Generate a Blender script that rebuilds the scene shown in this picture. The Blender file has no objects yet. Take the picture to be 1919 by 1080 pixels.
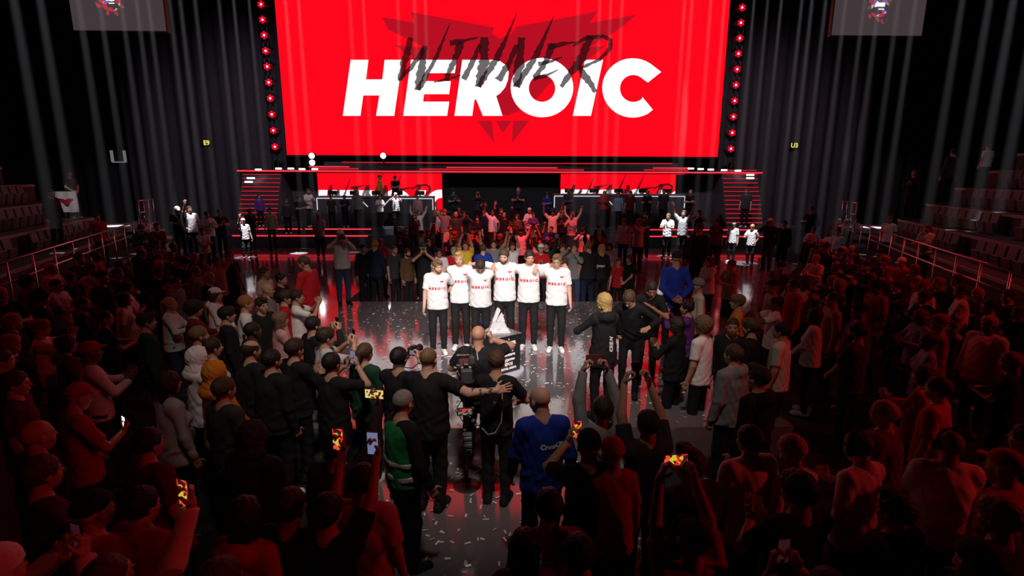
import bpy, math, random
import numpy as np
from mathutils import Vector, Matrix
from mathutils.bvhtree import BVHTree

random.seed(7); rng = np.random.default_rng(7)
scene = bpy.context.scene
COL = scene.collection
PI = math.pi
R = math.radians

# ------------------------------------------------------------------ camera
F_PX, W_PX, H_PX = 1000.0, 1919.0, 1080.0
CAM = Vector((0.0, 0.0, 3.5))
PITCH, YAW, ROLL = R(11.86), R(-1.09), R(0.22)
cam_d = bpy.data.cameras.new('camera'); cam = bpy.data.objects.new('camera', cam_d); COL.objects.link(cam)
cam_d.sensor_width = 36.0; cam_d.lens = 36.0 * F_PX / W_PX; cam_d.clip_end = 200
cam.matrix_world = (Matrix.Translation(CAM) @ Matrix.Rotation(YAW, 4, 'Z') @ Matrix.Rotation(PI/2 - PITCH, 4, 'X')
                    @ Matrix.Rotation(ROLL, 4, 'Z'))
scene.camera = cam
CAMM = cam.matrix_world.copy()

def ray(px, py):
    d = CAMM.to_3x3() @ Vector(((px - W_PX/2)/F_PX, -(py - H_PX/2)/F_PX, -1.0))
    return d.normalized()
def on_z(px, py, z):
    d = ray(px, py); t = (z - CAM.z)/d.z
    return CAM + d*t
def at_y(px, py, y):
    d = ray(px, py); return CAM + d*(y/d.y)
def to_px(p):
    q = CAMM.inverted() @ Vector(p)
    return (W_PX/2 + F_PX*q.x/-q.z, H_PX/2 - F_PX*q.y/-q.z)

# ------------------------------------------------------------------ world, view, large lights
world = bpy.data.worlds.new('hall_air'); scene.world = world; world.use_nodes = True
world.node_tree.nodes['Background'].inputs[0].default_value = (0.6, 0.55, 0.6, 1)
world.node_tree.nodes['Background'].inputs[1].default_value = 0.0035
vs = scene.view_settings
vs.view_transform = 'Standard'; vs.look = 'None'; vs.gamma = 1.0; vs.exposure = 0.0; vs.use_curve_mapping = False
cy = scene.cycles
cy.use_denoising = True; cy.max_bounces = 6; cy.diffuse_bounces = 2; cy.glossy_bounces = 3; cy.volume_bounces = 0
cy.transparent_max_bounces = 12; cy.sample_clamp_indirect = 4.0; cy.caustics_reflective = False; cy.caustics_refractive = False

def spot(name, loc, target, power, color, angle, blend=0.5, size=0.25):
    l = bpy.data.lights.new(name, 'SPOT'); o = bpy.data.objects.new(name, l); COL.objects.link(o)
    l.energy = power; l.color = color; l.spot_size = R(angle); l.spot_blend = blend; l.shadow_soft_size = size
    o.location = loc; o.rotation_euler = (Vector(target) - Vector(loc)).to_track_quat('-Z', 'Y').to_euler()
    return o
RED = (1.0, 0.03, 0.03)
WARM = (1.0, 0.86, 0.74)
# white follow spots on the winners' platform (hung from the roof truss above the camera)
spot('follow_spot', (-2.5, -3.0, 8.6), (-0.1, 9.7, 1.3), 6600, (1, .9, .82), 22, 0.9, 0.3)
spot('follow_spot', (3.0, -3.0, 8.6), (-0.1, 9.7, 1.3), 5400, (1, .9, .86), 22, 0.9, 0.3)
spot('follow_spot', (0.2, 1.0, 11.5), (-0.4, 8.4, 1.0), 3400, WARM, 45, 1.0, 0.4)
# red wash lights over the pit, the foreground and both flanks
spot('red_wash', (0.5, 9.0, 12.0), (0.3, 19.5, 1.5), 10500, RED, 30, 0.7, 0.3)
spot('red_wash', (13.0, 3.0, 9.0), (6.5, 8.0, 1.2), 800, RED, 62, 0.8, 0.2)
spot('red_wash', (10.5, 2.2, 5.6), (4.0, 2.9, 1.4), 420, RED, 60, 0.8, 0.15)
spot('red_wash', (2.5, .5, 7.0), (-3.0, 2.4, 1.4), 85, RED, 46, 0.8, 0.2)
spot('red_wash', (-13.0, 9.0, 9.0), (-8.0, 9.0, 1.2), 260, RED, 60, 0.8, 0.2)
spot('red_wash', (13.0, 12.0, 10.0), (8.5, 14.0, 1.2), 1300, RED, 55, 0.8, 0.2)
# cool unseen fills added to lift the drapes and the set
spot('added_stage_fill', (-7.0, 17.0, 13.0), (-13.0, 29.5, 4.0), 3600, (.95, .82, 1), 60, 1.0, 0.5)
spot('added_stage_fill', (7.0, 17.0, 13.0), (13.0, 29.5, 4.0), 3600, (1, .8, .95), 60, 1.0, 0.5)
spot('added_stage_fill', (0.0, 14.0, 12.0), (0.0, 25.0, 2.0), 1700, (.9, .88, 1), 70, 1.0, 0.5)
for sx in (-1, 1): spot('added_stand_fill', (sx*11.0, 9.0, 14.5), (sx*15.5, 14.0, 2.5), 420, (1, .85, .9), 62, 1.0, .3)  # unseen fills added to brighten the dim stands
# narrow white spots on the landings and far people, plus one added for walkway glare
for px, py, D, p, an in ((560, 472, 21.6, 90000, 2.6), (455, 425, 20.2, 26000, 3.2), (1262, 408, 20.4, 30000, 4.5), (1392, 440, 19.0, 26000, 4.5), (345, 380, 20.6, 16000, 3.0),
                         (215, 425, 21.5, 24000, 4.2), (1640, 425, 21.5, 24000, 4.2), (1588, 380, 20.3, 12000, 2.6), (735, 375, 24.7, 22000, 4.2), (660, 390, 21.5, 12000, 2.0)):
    q = at_y(px, py, D); spot('white_spot', (q.x*.8, D-3.0, 15.0), q, p, (.95, .95, 1), an, .25, .05)

# ------------------------------------------------------------------ materials
MATS = {}
def nt(m):
    m.use_nodes = True; return m.node_tree
def mat(name, col, rough=0.7, metal=0.0, var=0.18, scale=9.0, spec=0.3, bump=0.0, ior=None, coat=0.0, sheen=0.0):
    if name in MATS: return MATS[name]
    m = bpy.data.materials.new(name); t = nt(m); b = t.nodes['Principled BSDF']
    tc = t.nodes.new('ShaderNodeTexCoord'); no = t.nodes.new('ShaderNodeTexNoise')
    no.inputs['Scale'].default_value = scale; no.inputs['Detail'].default_value = 4
    t.links.new(tc.outputs['Object'], no.inputs['Vector'])
    mx = t.nodes.new('ShaderNodeMix'); mx.data_type = 'RGBA'
    mx.inputs['A'].default_value = tuple(c*(1-var) for c in col) + (1,)
    mx.inputs['B'].default_value = tuple(min(1, c*(1+var)) for c in col) + (1,)
    t.links.new(no.outputs['Fac'], mx.inputs['Factor']); t.links.new(mx.outputs['Result'], b.inputs['Base Color'])
    b.inputs['Roughness'].default_value = rough; b.inputs['Metallic'].default_value = metal
    b.inputs['Specular IOR Level'].default_value = spec
    if ior: b.inputs['IOR'].default_value = ior
    if coat: b.inputs['Coat Weight'].default_value = coat; b.inputs['Coat Roughness'].default_value = .05
    if sheen: b.inputs['Sheen Weight'].default_value = sheen
    if bump:
        bp = t.nodes.new('ShaderNodeBump'); bp.inputs['Strength'].default_value = bump; bp.inputs['Distance'].default_value = .02
        t.links.new(no.outputs['Fac'], bp.inputs['Height']); t.links.new(bp.outputs['Normal'], b.inputs['Normal'])
    MATS[name] = m; return m
def emit(name, col, strength=1.0, alpha=1.0):
    if name in MATS: return MATS[name]
    m = bpy.data.materials.new(name); t = nt(m); t.nodes.clear()
    o = t.nodes.new('ShaderNodeOutputMaterial'); e = t.nodes.new('ShaderNodeEmission')
    e.inputs[0].default_value = tuple(col) + (1,); e.inputs[1].default_value = strength
    if alpha < 1:
        tr = t.nodes.new('ShaderNodeBsdfTransparent'); mx = t.nodes.new('ShaderNodeMixShader'); mx.inputs[0].default_value = alpha
        t.links.new(tr.outputs[0], mx.inputs[1]); t.links.new(e.outputs[0], mx.inputs[2]); t.links.new(mx.outputs[0], o.inputs[0])
    else:
        t.links.new(e.outputs[0], o.inputs[0])
    MATS[name] = m; return m

BLACK = mat('black_paint', (.012, .012, .014), .6)
SATIN = mat('satin_black', (.015, .015, .018), .35, spec=.5)
CHROME = mat('brushed_silver', (.8, .8, .82), .22, 1.0, .1)
GREY = mat('grey_paint', (.09, .09, .1), .55)

# ------------------------------------------------------------------ object helpers
def link(name, me, m=None, parent=None, loc=None):
    o = bpy.data.objects.new(name, me); COL.objects.link(o)
    if m is not None and me is not None:
        if not me.materials: me.materials.append(m)
    if parent: o.parent = parent
    if loc is not None: o.location = loc
    return o
def tag(o, label, cat, group=None):
    o['label'] = label; o['category'] = cat
    if group: o['group'] = group
    return o
def struct(o): o['kind'] = 'structure'; return o
def empty(name, loc=(0, 0, 0), rz=0.0):
    o = bpy.data.objects.new(name, None); COL.objects.link(o); o.location = loc; o.rotation_euler.z = rz
    o.empty_display_size = .1; return o
def mesh(name, vs_, fs, smooth=False):
    me = bpy.data.meshes.new(name); me.from_pydata([tuple(v) for v in vs_], [], [tuple(f) for f in fs]); me.update()
    if smooth: me.polygons.foreach_set('use_smooth', [True]*len(me.polygons))
    return me
class MB:
    """collects boxes, bars and prisms for ONE mesh"""
    def __init__(s): s.v = []; s.f = []
    def add(s, v, f):
        n = len(s.v); s.v += [tuple(x) for x in v]; s.f += [tuple(i+n for i in q) for q in f]; return s
    def box(s, c, h, rot=None, bev=0.0):
        c = Vector(c); pts = []
        if bev <= 0:
            for z in (-1, 1):
                for x, y in ((-1, -1), (1, -1), (1, 1), (-1, 1)): pts.append(Vector((x*h[0], y*h[1], z*h[2])))
            fs = [(3, 2, 1, 0), (4, 5, 6, 7), (0, 1, 5, 4), (1, 2, 6, 5), (2, 3, 7, 6), (3, 0, 4, 7)]
        else:
            b = min(bev, .45*min(h)); rings = []
            for z, k in ((-h[2], b), (-h[2]+b, 0), (h[2]-b, 0), (h[2], b)):
                x, y = h[0]-k, h[1]-k; q = b
                rings.append([(x-q, -y), (x, -y+q), (x, y-q), (x-q, y), (-x+q, y), (-x, y-q), (-x, -y+q), (-x+q, -y)])
                pts += [Vector((p[0], p[1], z)) for p in rings[-1]]
            fs = [tuple(range(7, -1, -1)), tuple(range(24, 32))]
            for r in range(3):
                for i in range(8): j = (i+1) % 8; fs.append((r*8+i, r*8+j, r*8+8+j, r*8+8+i))
        if rot is not None: pts = [rot @ p for p in pts]
        return s.add([p + c for p in pts], fs)
    def tube(s, pts, rad, n=8, cap=True):
        pts = [Vector(p) for p in pts]; rads = rad if isinstance(rad, (list, tuple)) else [rad]*len(pts)
        v = []; f = []; up = None
        for i, p in enumerate(pts):
            t = (pts[min(i+1, len(pts)-1)] - pts[max(i-1, 0)]).normalized()
            if up is None: up = Vector((0, 0, 1)) if abs(t.z) < .9 else Vector((1, 0, 0))
            a = t.cross(up).normalized(); b = a.cross(t).normalized(); up = b
            for k in range(n):
                an = 2*PI*k/n; v.append(p + (a*math.cos(an) + b*math.sin(an))*rads[i])
        for i in range(len(pts)-1):
            for k in range(n): j = (k+1) % n; f.append((i*n+k, i*n+j, i*n+n+j, i*n+n+k))
        if cap: f += [tuple(range(n-1, -1, -1)), tuple((len(pts)-1)*n+k for k in range(n))]
        return s.add(v, f)
    def prism(s, poly, d0, d1, M):
        """poly in local xy, extruded along local z between d0 and d1, placed by matrix M"""
        n = len(poly)
        v = [M @ Vector((p[0], p[1], d0)) for p in poly] + [M @ Vector((p[0], p[1], d1)) for p in poly]
        f = [tuple(range(n-1, -1, -1)), tuple(range(n, 2*n))] + [(i, (i+1) % n, n+(i+1) % n, n+i) for i in range(n)]
        return s.add(v, f)
    def lathe(s, prof, c=(0, 0, 0), n=16, M=None):
        v = []; f = []
        for r, z in prof:
            for k in range(n): a = 2*PI*k/n; p = Vector((r*math.cos(a), r*math.sin(a), z)); v.append((M @ p if M else p) + Vector(c))
        for i in range(len(prof)-1):
            for k in range(n): j = (k+1) % n; f.append((i*n+k, i*n+j, i*n+n+j, i*n+n+k))
        f += [tuple(range(n-1, -1, -1)), tuple((len(prof)-1)*n+k for k in range(n))]
        return s.add(v, f)
    def build(s, name, m, parent=None, smooth=False): return link(name, mesh(name, s.v, s.f, smooth), m, parent)

def text_mesh(txt, size, bold=0.0, shear=0.0, extrude=0.0):
    """flat mesh data of a text in local xy, centred"""
    c = bpy.data.curves.new('t', 'FONT'); c.body = txt; c.size = size; c.offset = bold; c.shear = shear; c.extrude = extrude
    c.align_x = 'CENTER'; c.align_y = 'CENTER'; c.resolution_u = 2; c.fill_mode = 'FRONT' if extrude == 0 else 'BOTH'
    o = bpy.data.objects.new('t', c); COL.objects.link(o)
    dg = bpy.context.evaluated_depsgraph_get(); e = o.evaluated_get(dg); me = e.to_mesh()
    v = [tuple(x.co) for x in me.vertices]; f = [tuple(p.vertices) for p in me.polygons]
    e.to_mesh_clear(); bpy.data.objects.remove(o); bpy.data.curves.remove(c)
    return v, f
# ------------------------------------------------------------------ the hall: floor, walls, ceiling
def plane_floor():
    m = mat('hall_floor_paint', (.02, .02, .022), .45, var=.3, scale=1.2, spec=.4)
    o = MB().box((0, 12, -.05), (26, 24, .05)).build('floor', m); struct(o)
plane_floor()
DARKWALL = mat('dark_hall_wall', (.016, .014, .016), .85, var=.4, scale=.6)
for nm, c, h in (('wall_back', (0, 35.1, 8), (26, .1, 9)), ('wall_left', (-26.1, 12, 8), (.1, 24, 9)), ('wall_right', (26.1, 12, 8), (.1, 24, 9)),
                 ('wall_front', (0, -12.1, 8), (26, .1, 9)), ('ceiling', (0, 12, 17.1), (26, 24, .1))):
    struct(MB().box(c, h).build(nm, DARKWALL))

# ------------------------------------------------------------------ winners' platform, walkways and main stage
Z1 = .4
LACQ = mat('stage_lacquer', (.14, .136, .15), .085, var=.12, scale=1.5, spec=.75, ior=2.0)
SKIRT = mat('stage_skirt', (.012, .012, .014), .7)
def slab(name, poly, z0, z1, m, label, cat='stage'):
    o = MB().prism(poly, z0, z1, Matrix()).build(name, m); return tag(o, label, cat) if label else o
slab('platform', [(-3.9, 6.2), (3.7, 6.2), (3.7, 13.1), (-3.9, 13.1)], 0, Z1, LACQ, 'low glossy grey platform under the six people in white shirts')
slab('walkway', [(-3.9, 9.6), (-3.9, 23.2), (-11.5, 23.2), (-11.5, 18.5)], 0, Z1, LACQ, 'low glossy walkway left of the pit, reflecting the red screen')
slab('walkway', [(3.7, 9.2), (10.5, 18.5), (10.5, 23.2), (3.7, 23.2)], 0, Z1, LACQ, 'low glossy walkway right of the pit, mostly dark')
slab('aisle_floor', [(-1.7, 1.2), (1.5, 1.2), (1.5, 6.2), (-1.7, 6.2)], 0, .012, LACQ, 'glossy grey aisle floor in front of the low platform', 'floor')
STAGEM = mat('stage_top', (.05, .048, .056), .3, var=.15, scale=2, spec=.5)
REDLED = emit('red_led_strip', (1.0, .03, .05), 1.6)
REDDIM = emit('red_led_strip_dim', (1.0, .02, .04), .55)
WHITELED = emit('white_led_line', (.75, .75, .85), .9)
# main stage: two low front steps, then the deck
stage = empty('main_stage', (0, 24, 0)); tag(stage, 'wide dark main stage with glowing red step edges below the big screen', 'stage')
def part(parent, name, mb, m, smooth=False):
    o = mb.build(name, m, parent, smooth); o.matrix_parent_inverse = Matrix.Translation(-parent.location) if not parent.rotation_euler.z else parent.matrix_basis.inverted()
    return o
part(stage, 'step', MB().box((0, 24.3, .44), (12.4, .35, .44)), STAGEM)
part(stage, 'step', MB().box((0, 24.9, .56), (12.4, .3, .56)), STAGEM)
part(stage, 'pit_riser', MB().box((0, 22.1, .2), (3.85, 1.8, .2)), STAGEM)
part(stage, 'deck', MB().box((0, 28.2, .575), (14.5, 3.05, .575)), STAGEM)
for (y, z) in ((23.94, .85), (24.59, 1.09)):
    part(stage, 'led_edge', MB().box((-9.0, y, z), (3.0, .012, .022)), REDLED)
    part(stage, 'led_edge', MB().box((9.0, y, z), (3.0, .012, .022)), REDLED)
# booth platforms that carry the player desks
for sx in (-1, 1):
    part(stage, 'booth_platform', MB().box((sx*6.0, 27.5, 1.45), (3.6, 1.6, .3)), STAGEM)

# staircases at both ends of the stage, 13 treads with a red light nosing each
def staircase(px0, px1, label, sx):
    a = at_y(px0[0], 318, 27.4); b = at_y(px1[0], 318, 27.4); top = a.z
    x0, x1 = min(a.x, b.x), max(a.x, b.x)
    root = empty('staircase', ((x0+x1)/2, 25.6, 1.15)); tag(root, label, 'stairs')
    n = 13; dz = (top-1.15)/n
    for i in range(n):
        y = 25.75 + i*.14; z = 1.15 + dz*(i+1); k = (n-1-i)*.035
        cx = (x0+x1)/2 + sx*k*-.6
        part(root, 'tread', MB().box((cx, (y+28.6)/2, z-dz/2), ((x1-x0)/2, (28.6-y)/2, dz/2)), STAGEM)
        part(root, 'led_nosing', MB().box((cx, y-.012, z-.03), ((x1-x0)/2-.05, .014, .02)), REDDIM)
    return top
ZT = staircase((455,), (528,), 'staircase with red light lines at the left end of the stage', -1)
staircase((1352,), (1420,), 'staircase with red light lines at the right end of the stage', 1)
# upper gallery under the screen: a dark slab with red light strips, angled back in the middle
gal = empty('stage_gallery', (0, 28.0, ZT)); tag(gal, 'dark gallery with thin red light strips right under the big screen', 'gallery')
GP = [(-13.2, 27.3), (-9.0, 27.2), (-2.6, 28.1), (2.6, 28.1), (9.0, 27.2), (13.2, 27.3)]
part(gal, 'gallery_floor', MB().prism(GP + [(13.2, 29.6), (-13.2, 29.6)], ZT-.14, ZT, Matrix()), STAGEM)
def strip(z, off, x0, x1, m, hgt=.022):
    pts = []
    for i in range(33):
        x = x0 + (x1-x0)*i/32
        for (ax, ay), (bx, by) in zip(GP, GP[1:]):
            if ax <= x <= bx: pts.append((x, ay + (by-ay)*(x-ax)/(bx-ax) + off)); break
    mb = MB()
    for (ax, ay), (bx, by) in zip(pts, pts[1:]):
        mb.add([(ax, ay, z-hgt), (bx, by, z-hgt), (bx, by, z+hgt), (ax, ay, z+hgt), (ax, ay+.05, z-hgt), (bx, by+.05, z-hgt), (bx, by+.05, z+hgt), (ax, ay+.05, z+hgt)],
               [(0, 1, 2, 3), (3, 2, 6, 7), (5, 4, 7, 6), (4, 0, 3, 7), (1, 5, 6, 2), (0, 4, 5, 1)])
    part(gal, 'led_strip', mb, m)
strip(ZT-.06, -.06, -13.1, 13.1, REDLED, .03)
part(gal, 'ledge', MB().prism([(x*.72, y+.35) for x, y in GP] + [(9.5, 29.6), (-9.5, 29.6)], ZT, ZT+.22, Matrix()), STAGEM)
strip(ZT+.16, .2, -9.6, 9.6, REDLED, .022)
strip(ZT+.06, .12, -9.4, 9.4, REDDIM, .04)
strip(ZT+.40, .9, -8.2, 8.8, REDDIM, .025)
part(gal, 'back_ledge', MB().box((0, 29.35, ZT+.22), (9.4, .3, .22)), STAGEM)
DASH_GLOW = emit('glow_dash_white', (1, 1, 1), 3.2)  # emissive dashes added for white beam hits on gallery edge and stairs
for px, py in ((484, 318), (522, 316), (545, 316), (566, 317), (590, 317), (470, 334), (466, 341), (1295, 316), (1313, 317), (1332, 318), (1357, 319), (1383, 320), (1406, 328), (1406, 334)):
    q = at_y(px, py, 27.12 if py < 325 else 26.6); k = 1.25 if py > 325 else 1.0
    part(gal, 'glow_dash', MB().box(q, (.15*k, .035, .04), bev=.015), DASH_GLOW)
# dark set walls between the booths
for nm, xa, xb, y in (('set_panel', -12.0, -9.55, 28.3), ('set_panel', 9.1, 11.9, 28.3)):
    part(gal, nm, MB().box(((xa+xb)/2, y, (1.15+ZT)/2-.08), ((xb-xa)/2, .06, (ZT-1.15)/2-.08)), mat('set_panel_grey', (.045, .044, .05), .6))
part(gal, 'tunnel_wall', MB().box((0, 29.4, (1.15+ZT)/2), (3.2, .06, (ZT-1.15)/2)), mat('tunnel_dark', (.03, .03, .034), .7))

# ------------------------------------------------------------------ the LED screens and their artwork
SY = 29.6
def Z2(X, Y): return at_y(640 + X/3, Y/3, SY)        # artwork traced from the big screen, carried to its plane
bl, br = at_y(538, 291.5, SY), at_y(1345, 293, SY)
SCX, SZ0, SW = (bl.x+br.x)/2, (bl.z+br.z)/2, br.x-bl.x
SH = SW*9/16
def arc(cx, cy, rx, ry, a0, a1, n=22): return [(cx + rx*math.cos(R(a0 + (a1-a0)*i/n)), cy - ry*math.sin(R(a0 + (a1-a0)*i/n))) for i in range(n+1)]
LET = {}
LET['H'] = [[(52, 337), (152, 337), (138, 447), (230, 447), (243, 337), (343, 337), (297, 652), (195, 652), (213, 537), (123, 537), (107, 652), (8, 652)]]
LET['E'] = [[(391, 337), (648, 337), (637, 412), (482, 412), (476, 457), (615, 457), (605, 530), (465, 530), (459, 572), (606, 572), (594, 652), (347, 652)]]
LET['I'] = [[(1368, 337), (1470, 337), (1402, 652), (1300, 652)]]
rb = [(850, 337), (893, 345), (925, 368), (940, 405), (936, 450), (920, 492), (893, 525), (870, 540)]
LET['R'] = [[(679, 337)] + rb[:1] + rb[1:] + [(905, 652), (795, 652), (757, 560), (748, 560), (735, 652), (635, 652)]]
HOLE = {'R': [(773, 412), (815, 412), (836, 424), (838, 450), (822, 478), (795, 487), (763, 487)]}
oo, oi = arc(1127, 493, 176, 167, 0, 360, 40), arc(1127, 497, 74, 76, 0, 360, 40)
co = [(1797, 405)] + arc(1637, 495, 172, 167, 55, 300, 26)[0:] + [(1750, 617)]
ci = [(1690, 545)] + arc(1640, 498, 75, 76, 310, 42, 20) + [(1722, 465)]
def letter_meshes():
    """list of (verts2d, faces) in zoom coordinates"""
    out = []
    from mathutils.geometry import tessellate_polygon, delaunay_2d_cdt
    for k in 'HEI': out.append((LET[k][0], [tuple(t) for t in tessellate_polygon([[Vector((x, y, 0)) for x, y in LET[k][0]]])]))
    o_, h_ = LET['R'][0], HOLE['R']
    out.append((o_ + h_, [tuple(t) for t in tessellate_polygon([[Vector((x, y, 0)) for x, y in o_], [Vector((x, y, 0)) for x, y in h_[::-1]]])]))
    n = len(oo); out.append((oo + oi, [(i, (i+1) % n, n+(i+1) % n, n+i) for i in range(n-1)]))
    poly = co + ci
    out.append((poly, [tuple(t) for t in tessellate_polygon([[Vector((x, y, 0)) for x, y in poly]])]))
    return out
def ribbon(pts, rag=0.25):
    v = []; f = []; P = [];
    for (x0, y0, w0), (x1, y1, w1) in zip(pts, pts[1:]):
        n = max(4, int(math.hypot(x1-x0, y1-y0)/14))
        for i in range(n): t = i/n; P.append((x0+(x1-x0)*t, y0+(y1-y0)*t, w0+(w1-w0)*t))
    P.append(pts[-1])
    for i, (x, y, w) in enumerate(P):
        a = P[max(0, i-1)]; b = P[min(len(P)-1, i+1)]; dx, dy = b[0]-a[0], b[1]-a[1]; L = math.hypot(dx, dy) or 1
        nx, ny = -dy/L, dx/L; r1 = .5+rag*(random.random()-.5); r2 = .5+rag*(random.random()-.5)
        v += [(x+nx*w*r1, y+ny*w*r1), (x-nx*w*r2, y-ny*w*r2)]
    for i in range(len(P)-1): f.append((2*i, 2*i+1, 2*i+3, 2*i+2))
    return v, f
STROKES = [[(392, 212, 30), (375, 270, 44), (330, 452, 34)], [(322, 455, 16), (400, 370, 26), (468, 275, 26)], [(468, 258, 30), (450, 380, 46), (428, 508, 36)],
           [(432, 505, 30), (530, 330, 26), (612, 128, 3)],
           [(610, 245, 34), (680, 232, 22), (768, 212, 6)], [(675, 235, 44), (640, 330, 32), (585, 452, 24)], [(520, 462, 8), (600, 448, 14), (672, 424, 5)],
           [(780, 250, 22), (740, 340, 30), (688, 448, 30)], [(802, 210, 44), (800, 350, 54), (770, 490, 40)], [(772, 488, 30), (880, 320, 36), (985, 78, 3)],
           [(985, 255, 26), (940, 360, 34), (880, 452, 36)], [(1010, 212, 42), (1000, 360, 54), (980, 490, 36)], [(985, 488, 32), (1100, 300, 34), (1193, 92, 3)],
           [(1160, 268, 36), (1230, 250, 24), (1320, 238, 8)], [(1190, 250, 40), (1150, 345, 30), (1085, 440, 26)], [(1105, 360, 24), (1170, 348, 18), (1242, 322, 5)], [(1080, 445, 26), (1140, 430, 20), (1215, 395, 5)],
           [(1400, 205, 40), (1350, 330, 46), (1232, 488, 22)], [(1300, 262, 10), (1370, 215, 24), (1470, 205, 22), (1512, 228, 24), (1510, 275, 24), (1450, 335, 18), (1330, 392, 14)],
           [(1330, 372, 36), (1370, 430, 40), (1428, 518, 24)]]
EMB = [[(228, 97), (412, 128), (388, 68), (858, 155), (846, 190), (888, 218), (930, 650), (800, 600), (690, 470), (470, 380), (300, 255), (470, 268), (262, 165)],
       [(1658, 84), (1395, 130), (1437, 66), (985, 150), (955, 190), (888, 218), (930, 650), (1060, 600), (1170, 470), (1340, 370), (1480, 262), (1400, 262), (1560, 165)],
       [(765, 680), (845, 680), (858, 803)], [(868, 680), (955, 680), (907, 748)], [(965, 680), (1055, 680), (958, 803)]]
from mathutils.geometry import tessellate_polygon
LETM = letter_meshes()
SCR_RED = emit('screen_red', (1.0, .002, .012), 1.0)
SCR_DRED = emit('screen_dark_red', (.48, .005, .016), 1.0)
SCR_WHITE = emit('screen_white', (1.0, .98, 1.0), 1.15)
SCR_BRUSH = emit('screen_brush', (.02, .004, .006), 1.0, alpha=.88)
FRAMEM = mat('screen_frame_black', (.01, .01, .01), .5)
def art(root, fn, wtxt=True):
    """artwork children of a screen; fn maps zoom coordinates and a depth step to a local point"""
    for poly in EMB:
        v = [fn(x, y, 1) for x, y in poly]; f = tessellate_polygon([[Vector(p) for p in v]])
        link('emblem', mesh('emblem', v, f), SCR_DRED, root)
    for v2, f in LETM:
        link('letter', mesh('letter', [fn(x, y, 2) for x, y in v2], f), SCR_WHITE, root)
    for i, s in enumerate(STROKES):
        v2, f = ribbon(s, .3); link('brush_stroke', mesh('brush_stroke', [fn(x, y, 3 + .12*i) for x, y in v2], f), SCR_BRUSH, root)
scr = empty('led_screen', (SCX, SY, SZ0)); tag(scr, 'huge red LED screen with bold white lettering and dark brush script over the stage', 'screen')
link('panel', mesh('panel', [(-SW/2, 0, 0), (SW/2, 0, 0), (SW/2, 0, SH), (-SW/2, 0, SH)], [(0, 1, 2, 3)]), SCR_RED, scr)
MB().box((0, .16, SH/2), (SW/2+.08, .14, SH/2+.08)).build('frame', FRAMEM, scr)
def fn_main(X, Y, d):
    p = Z2(X, Y); return (p.x-SCX, -.012*d, p.z-SZ0)
art(scr, fn_main)
SEAM = emit('screen_seam', (.9, .001, .008), .97)
# the two smaller screens behind the player desks: the same artwork, larger, cut off by the desks
def clip_poly(poly, x0, x1, z1):
    def cut(ps, inside, inter):
        o = []
        for a, b in zip(ps, ps[1:] + ps[:1]):
            ia, ib = inside(a), inside(b)
            if ia: o.append(a)
            if ia != ib: o.append(inter(a, b))
        return o
    def lerp(a, b, t): return tuple(a[i]+(b[i]-a[i])*t for i in range(3))
    for ax, lim, sg in ((0, x0, 1), (0, x1, -1), (2, z1, -1), (2, 0.0, 1)):
        if not poly: return []
        poly = cut(poly, lambda p: sg*(p[ax]-lim) >= 0, lambda a, b: lerp(a, b, (lim-a[ax])/(b[ax]-a[ax])))
    return poly
def booth_screen(px0, px1, pyt, label, tx0, tx1, ty):
    y = 28.4
    a, b = at_y(px0, pyt, y), at_y(px1, pyt+1, y); w = b.x-a.x; h = a.z-1.76; cx = (a.x+b.x)/2
    root = empty('booth_screen', (cx, y, 1.76)); tag(root, label, 'screen')
    link('panel', mesh('panel', [(-w/2, 0, 0), (w/2, 0, 0), (w/2, 0, h), (-w/2, 0, h)], [(0, 1, 2, 3)]), SCR_RED, root)
    MB().box((0, .08, h/2), (w/2+.05, .07, h/2+.04)).build('frame', FRAMEM, root)
    s = w/1420.0
    def fn(X, Y, d): return ((X-(tx0+tx1)/2)*s, -.01*d, h - (Y-ty)*s)
    def put(name, vs3, fs, m):
        nv = []; nf = []
        for f in fs:
            q = clip_poly([vs3[i] for i in f], -w/2+.01, w/2-.01, h-.01)
            if len(q) >= 3: nf.append(tuple(range(len(nv), len(nv)+len(q)))); nv += q
        if nf: link(name, mesh(name, nv, nf), m, root)
    for v2, f in LETM: put('letter', [fn(x, y_-70, 2) for x, y_ in v2], f, SCR_WHITE)
    for i, st in enumerate(STROKES):
        v2, f = ribbon(st, .3); put('brush_stroke', [fn(x, y_, 3+.12*i) for x, y_ in v2], f, SCR_BRUSH)
    return w
booth_screen(594, 828, 322, 'red screen with lettering behind the left player desk', 250, 1640, 62)
booth_screen(1051, 1284, 321, 'red screen with lettering behind the right player desk', 250, 1640, 62)

# player desks with white light lines
def desk(px0, px1, pyt, label):
    y = 26.0
    a, b = at_y(px0, pyt, y), at_y(px1, pyt+4, y); z = (a.z+b.z)/2; w = b.x-a.x; cx = (a.x+b.x)/2
    root = empty('player_desk', (cx, y, 1.75 if False else 1.15)); tag(root, label, 'desk')
    h = z-1.15
    MB().box((0, .35, h-.03), (w/2, .38, .03)).build('desk_top', mat('desk_top_grey', (.16, .16, .18), .4), root)
    MB().box((0, .05, (h-.06)/2), (w/2-.05, .04, (h-.06)/2)).build('front_panel', mat('desk_front', (.075, .075, .09), .35, spec=.6), root)
    for sx in (-1, 1): MB().box((sx*(w/2-.06), .36, (h-.06)/2), (.05, .3, (h-.06)/2)).build('side_panel', GREY, root)
    for sx in (-1, 1):
        pts = [(sx*(w/2-.03), -.01, h-.65), (sx*(w/2-.03), -.01, h-.1), (sx*.75, -.01, h-.1), (sx*.35, -.01, h-.5)]
        for p, q in zip(pts, pts[1:]): MB().tube([p, q], .022, 6).build('light_line', WHITELED, root)
    return cx, z, w
DL = desk(592, 812, 366, 'left player desk with white light lines on the stage')
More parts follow.
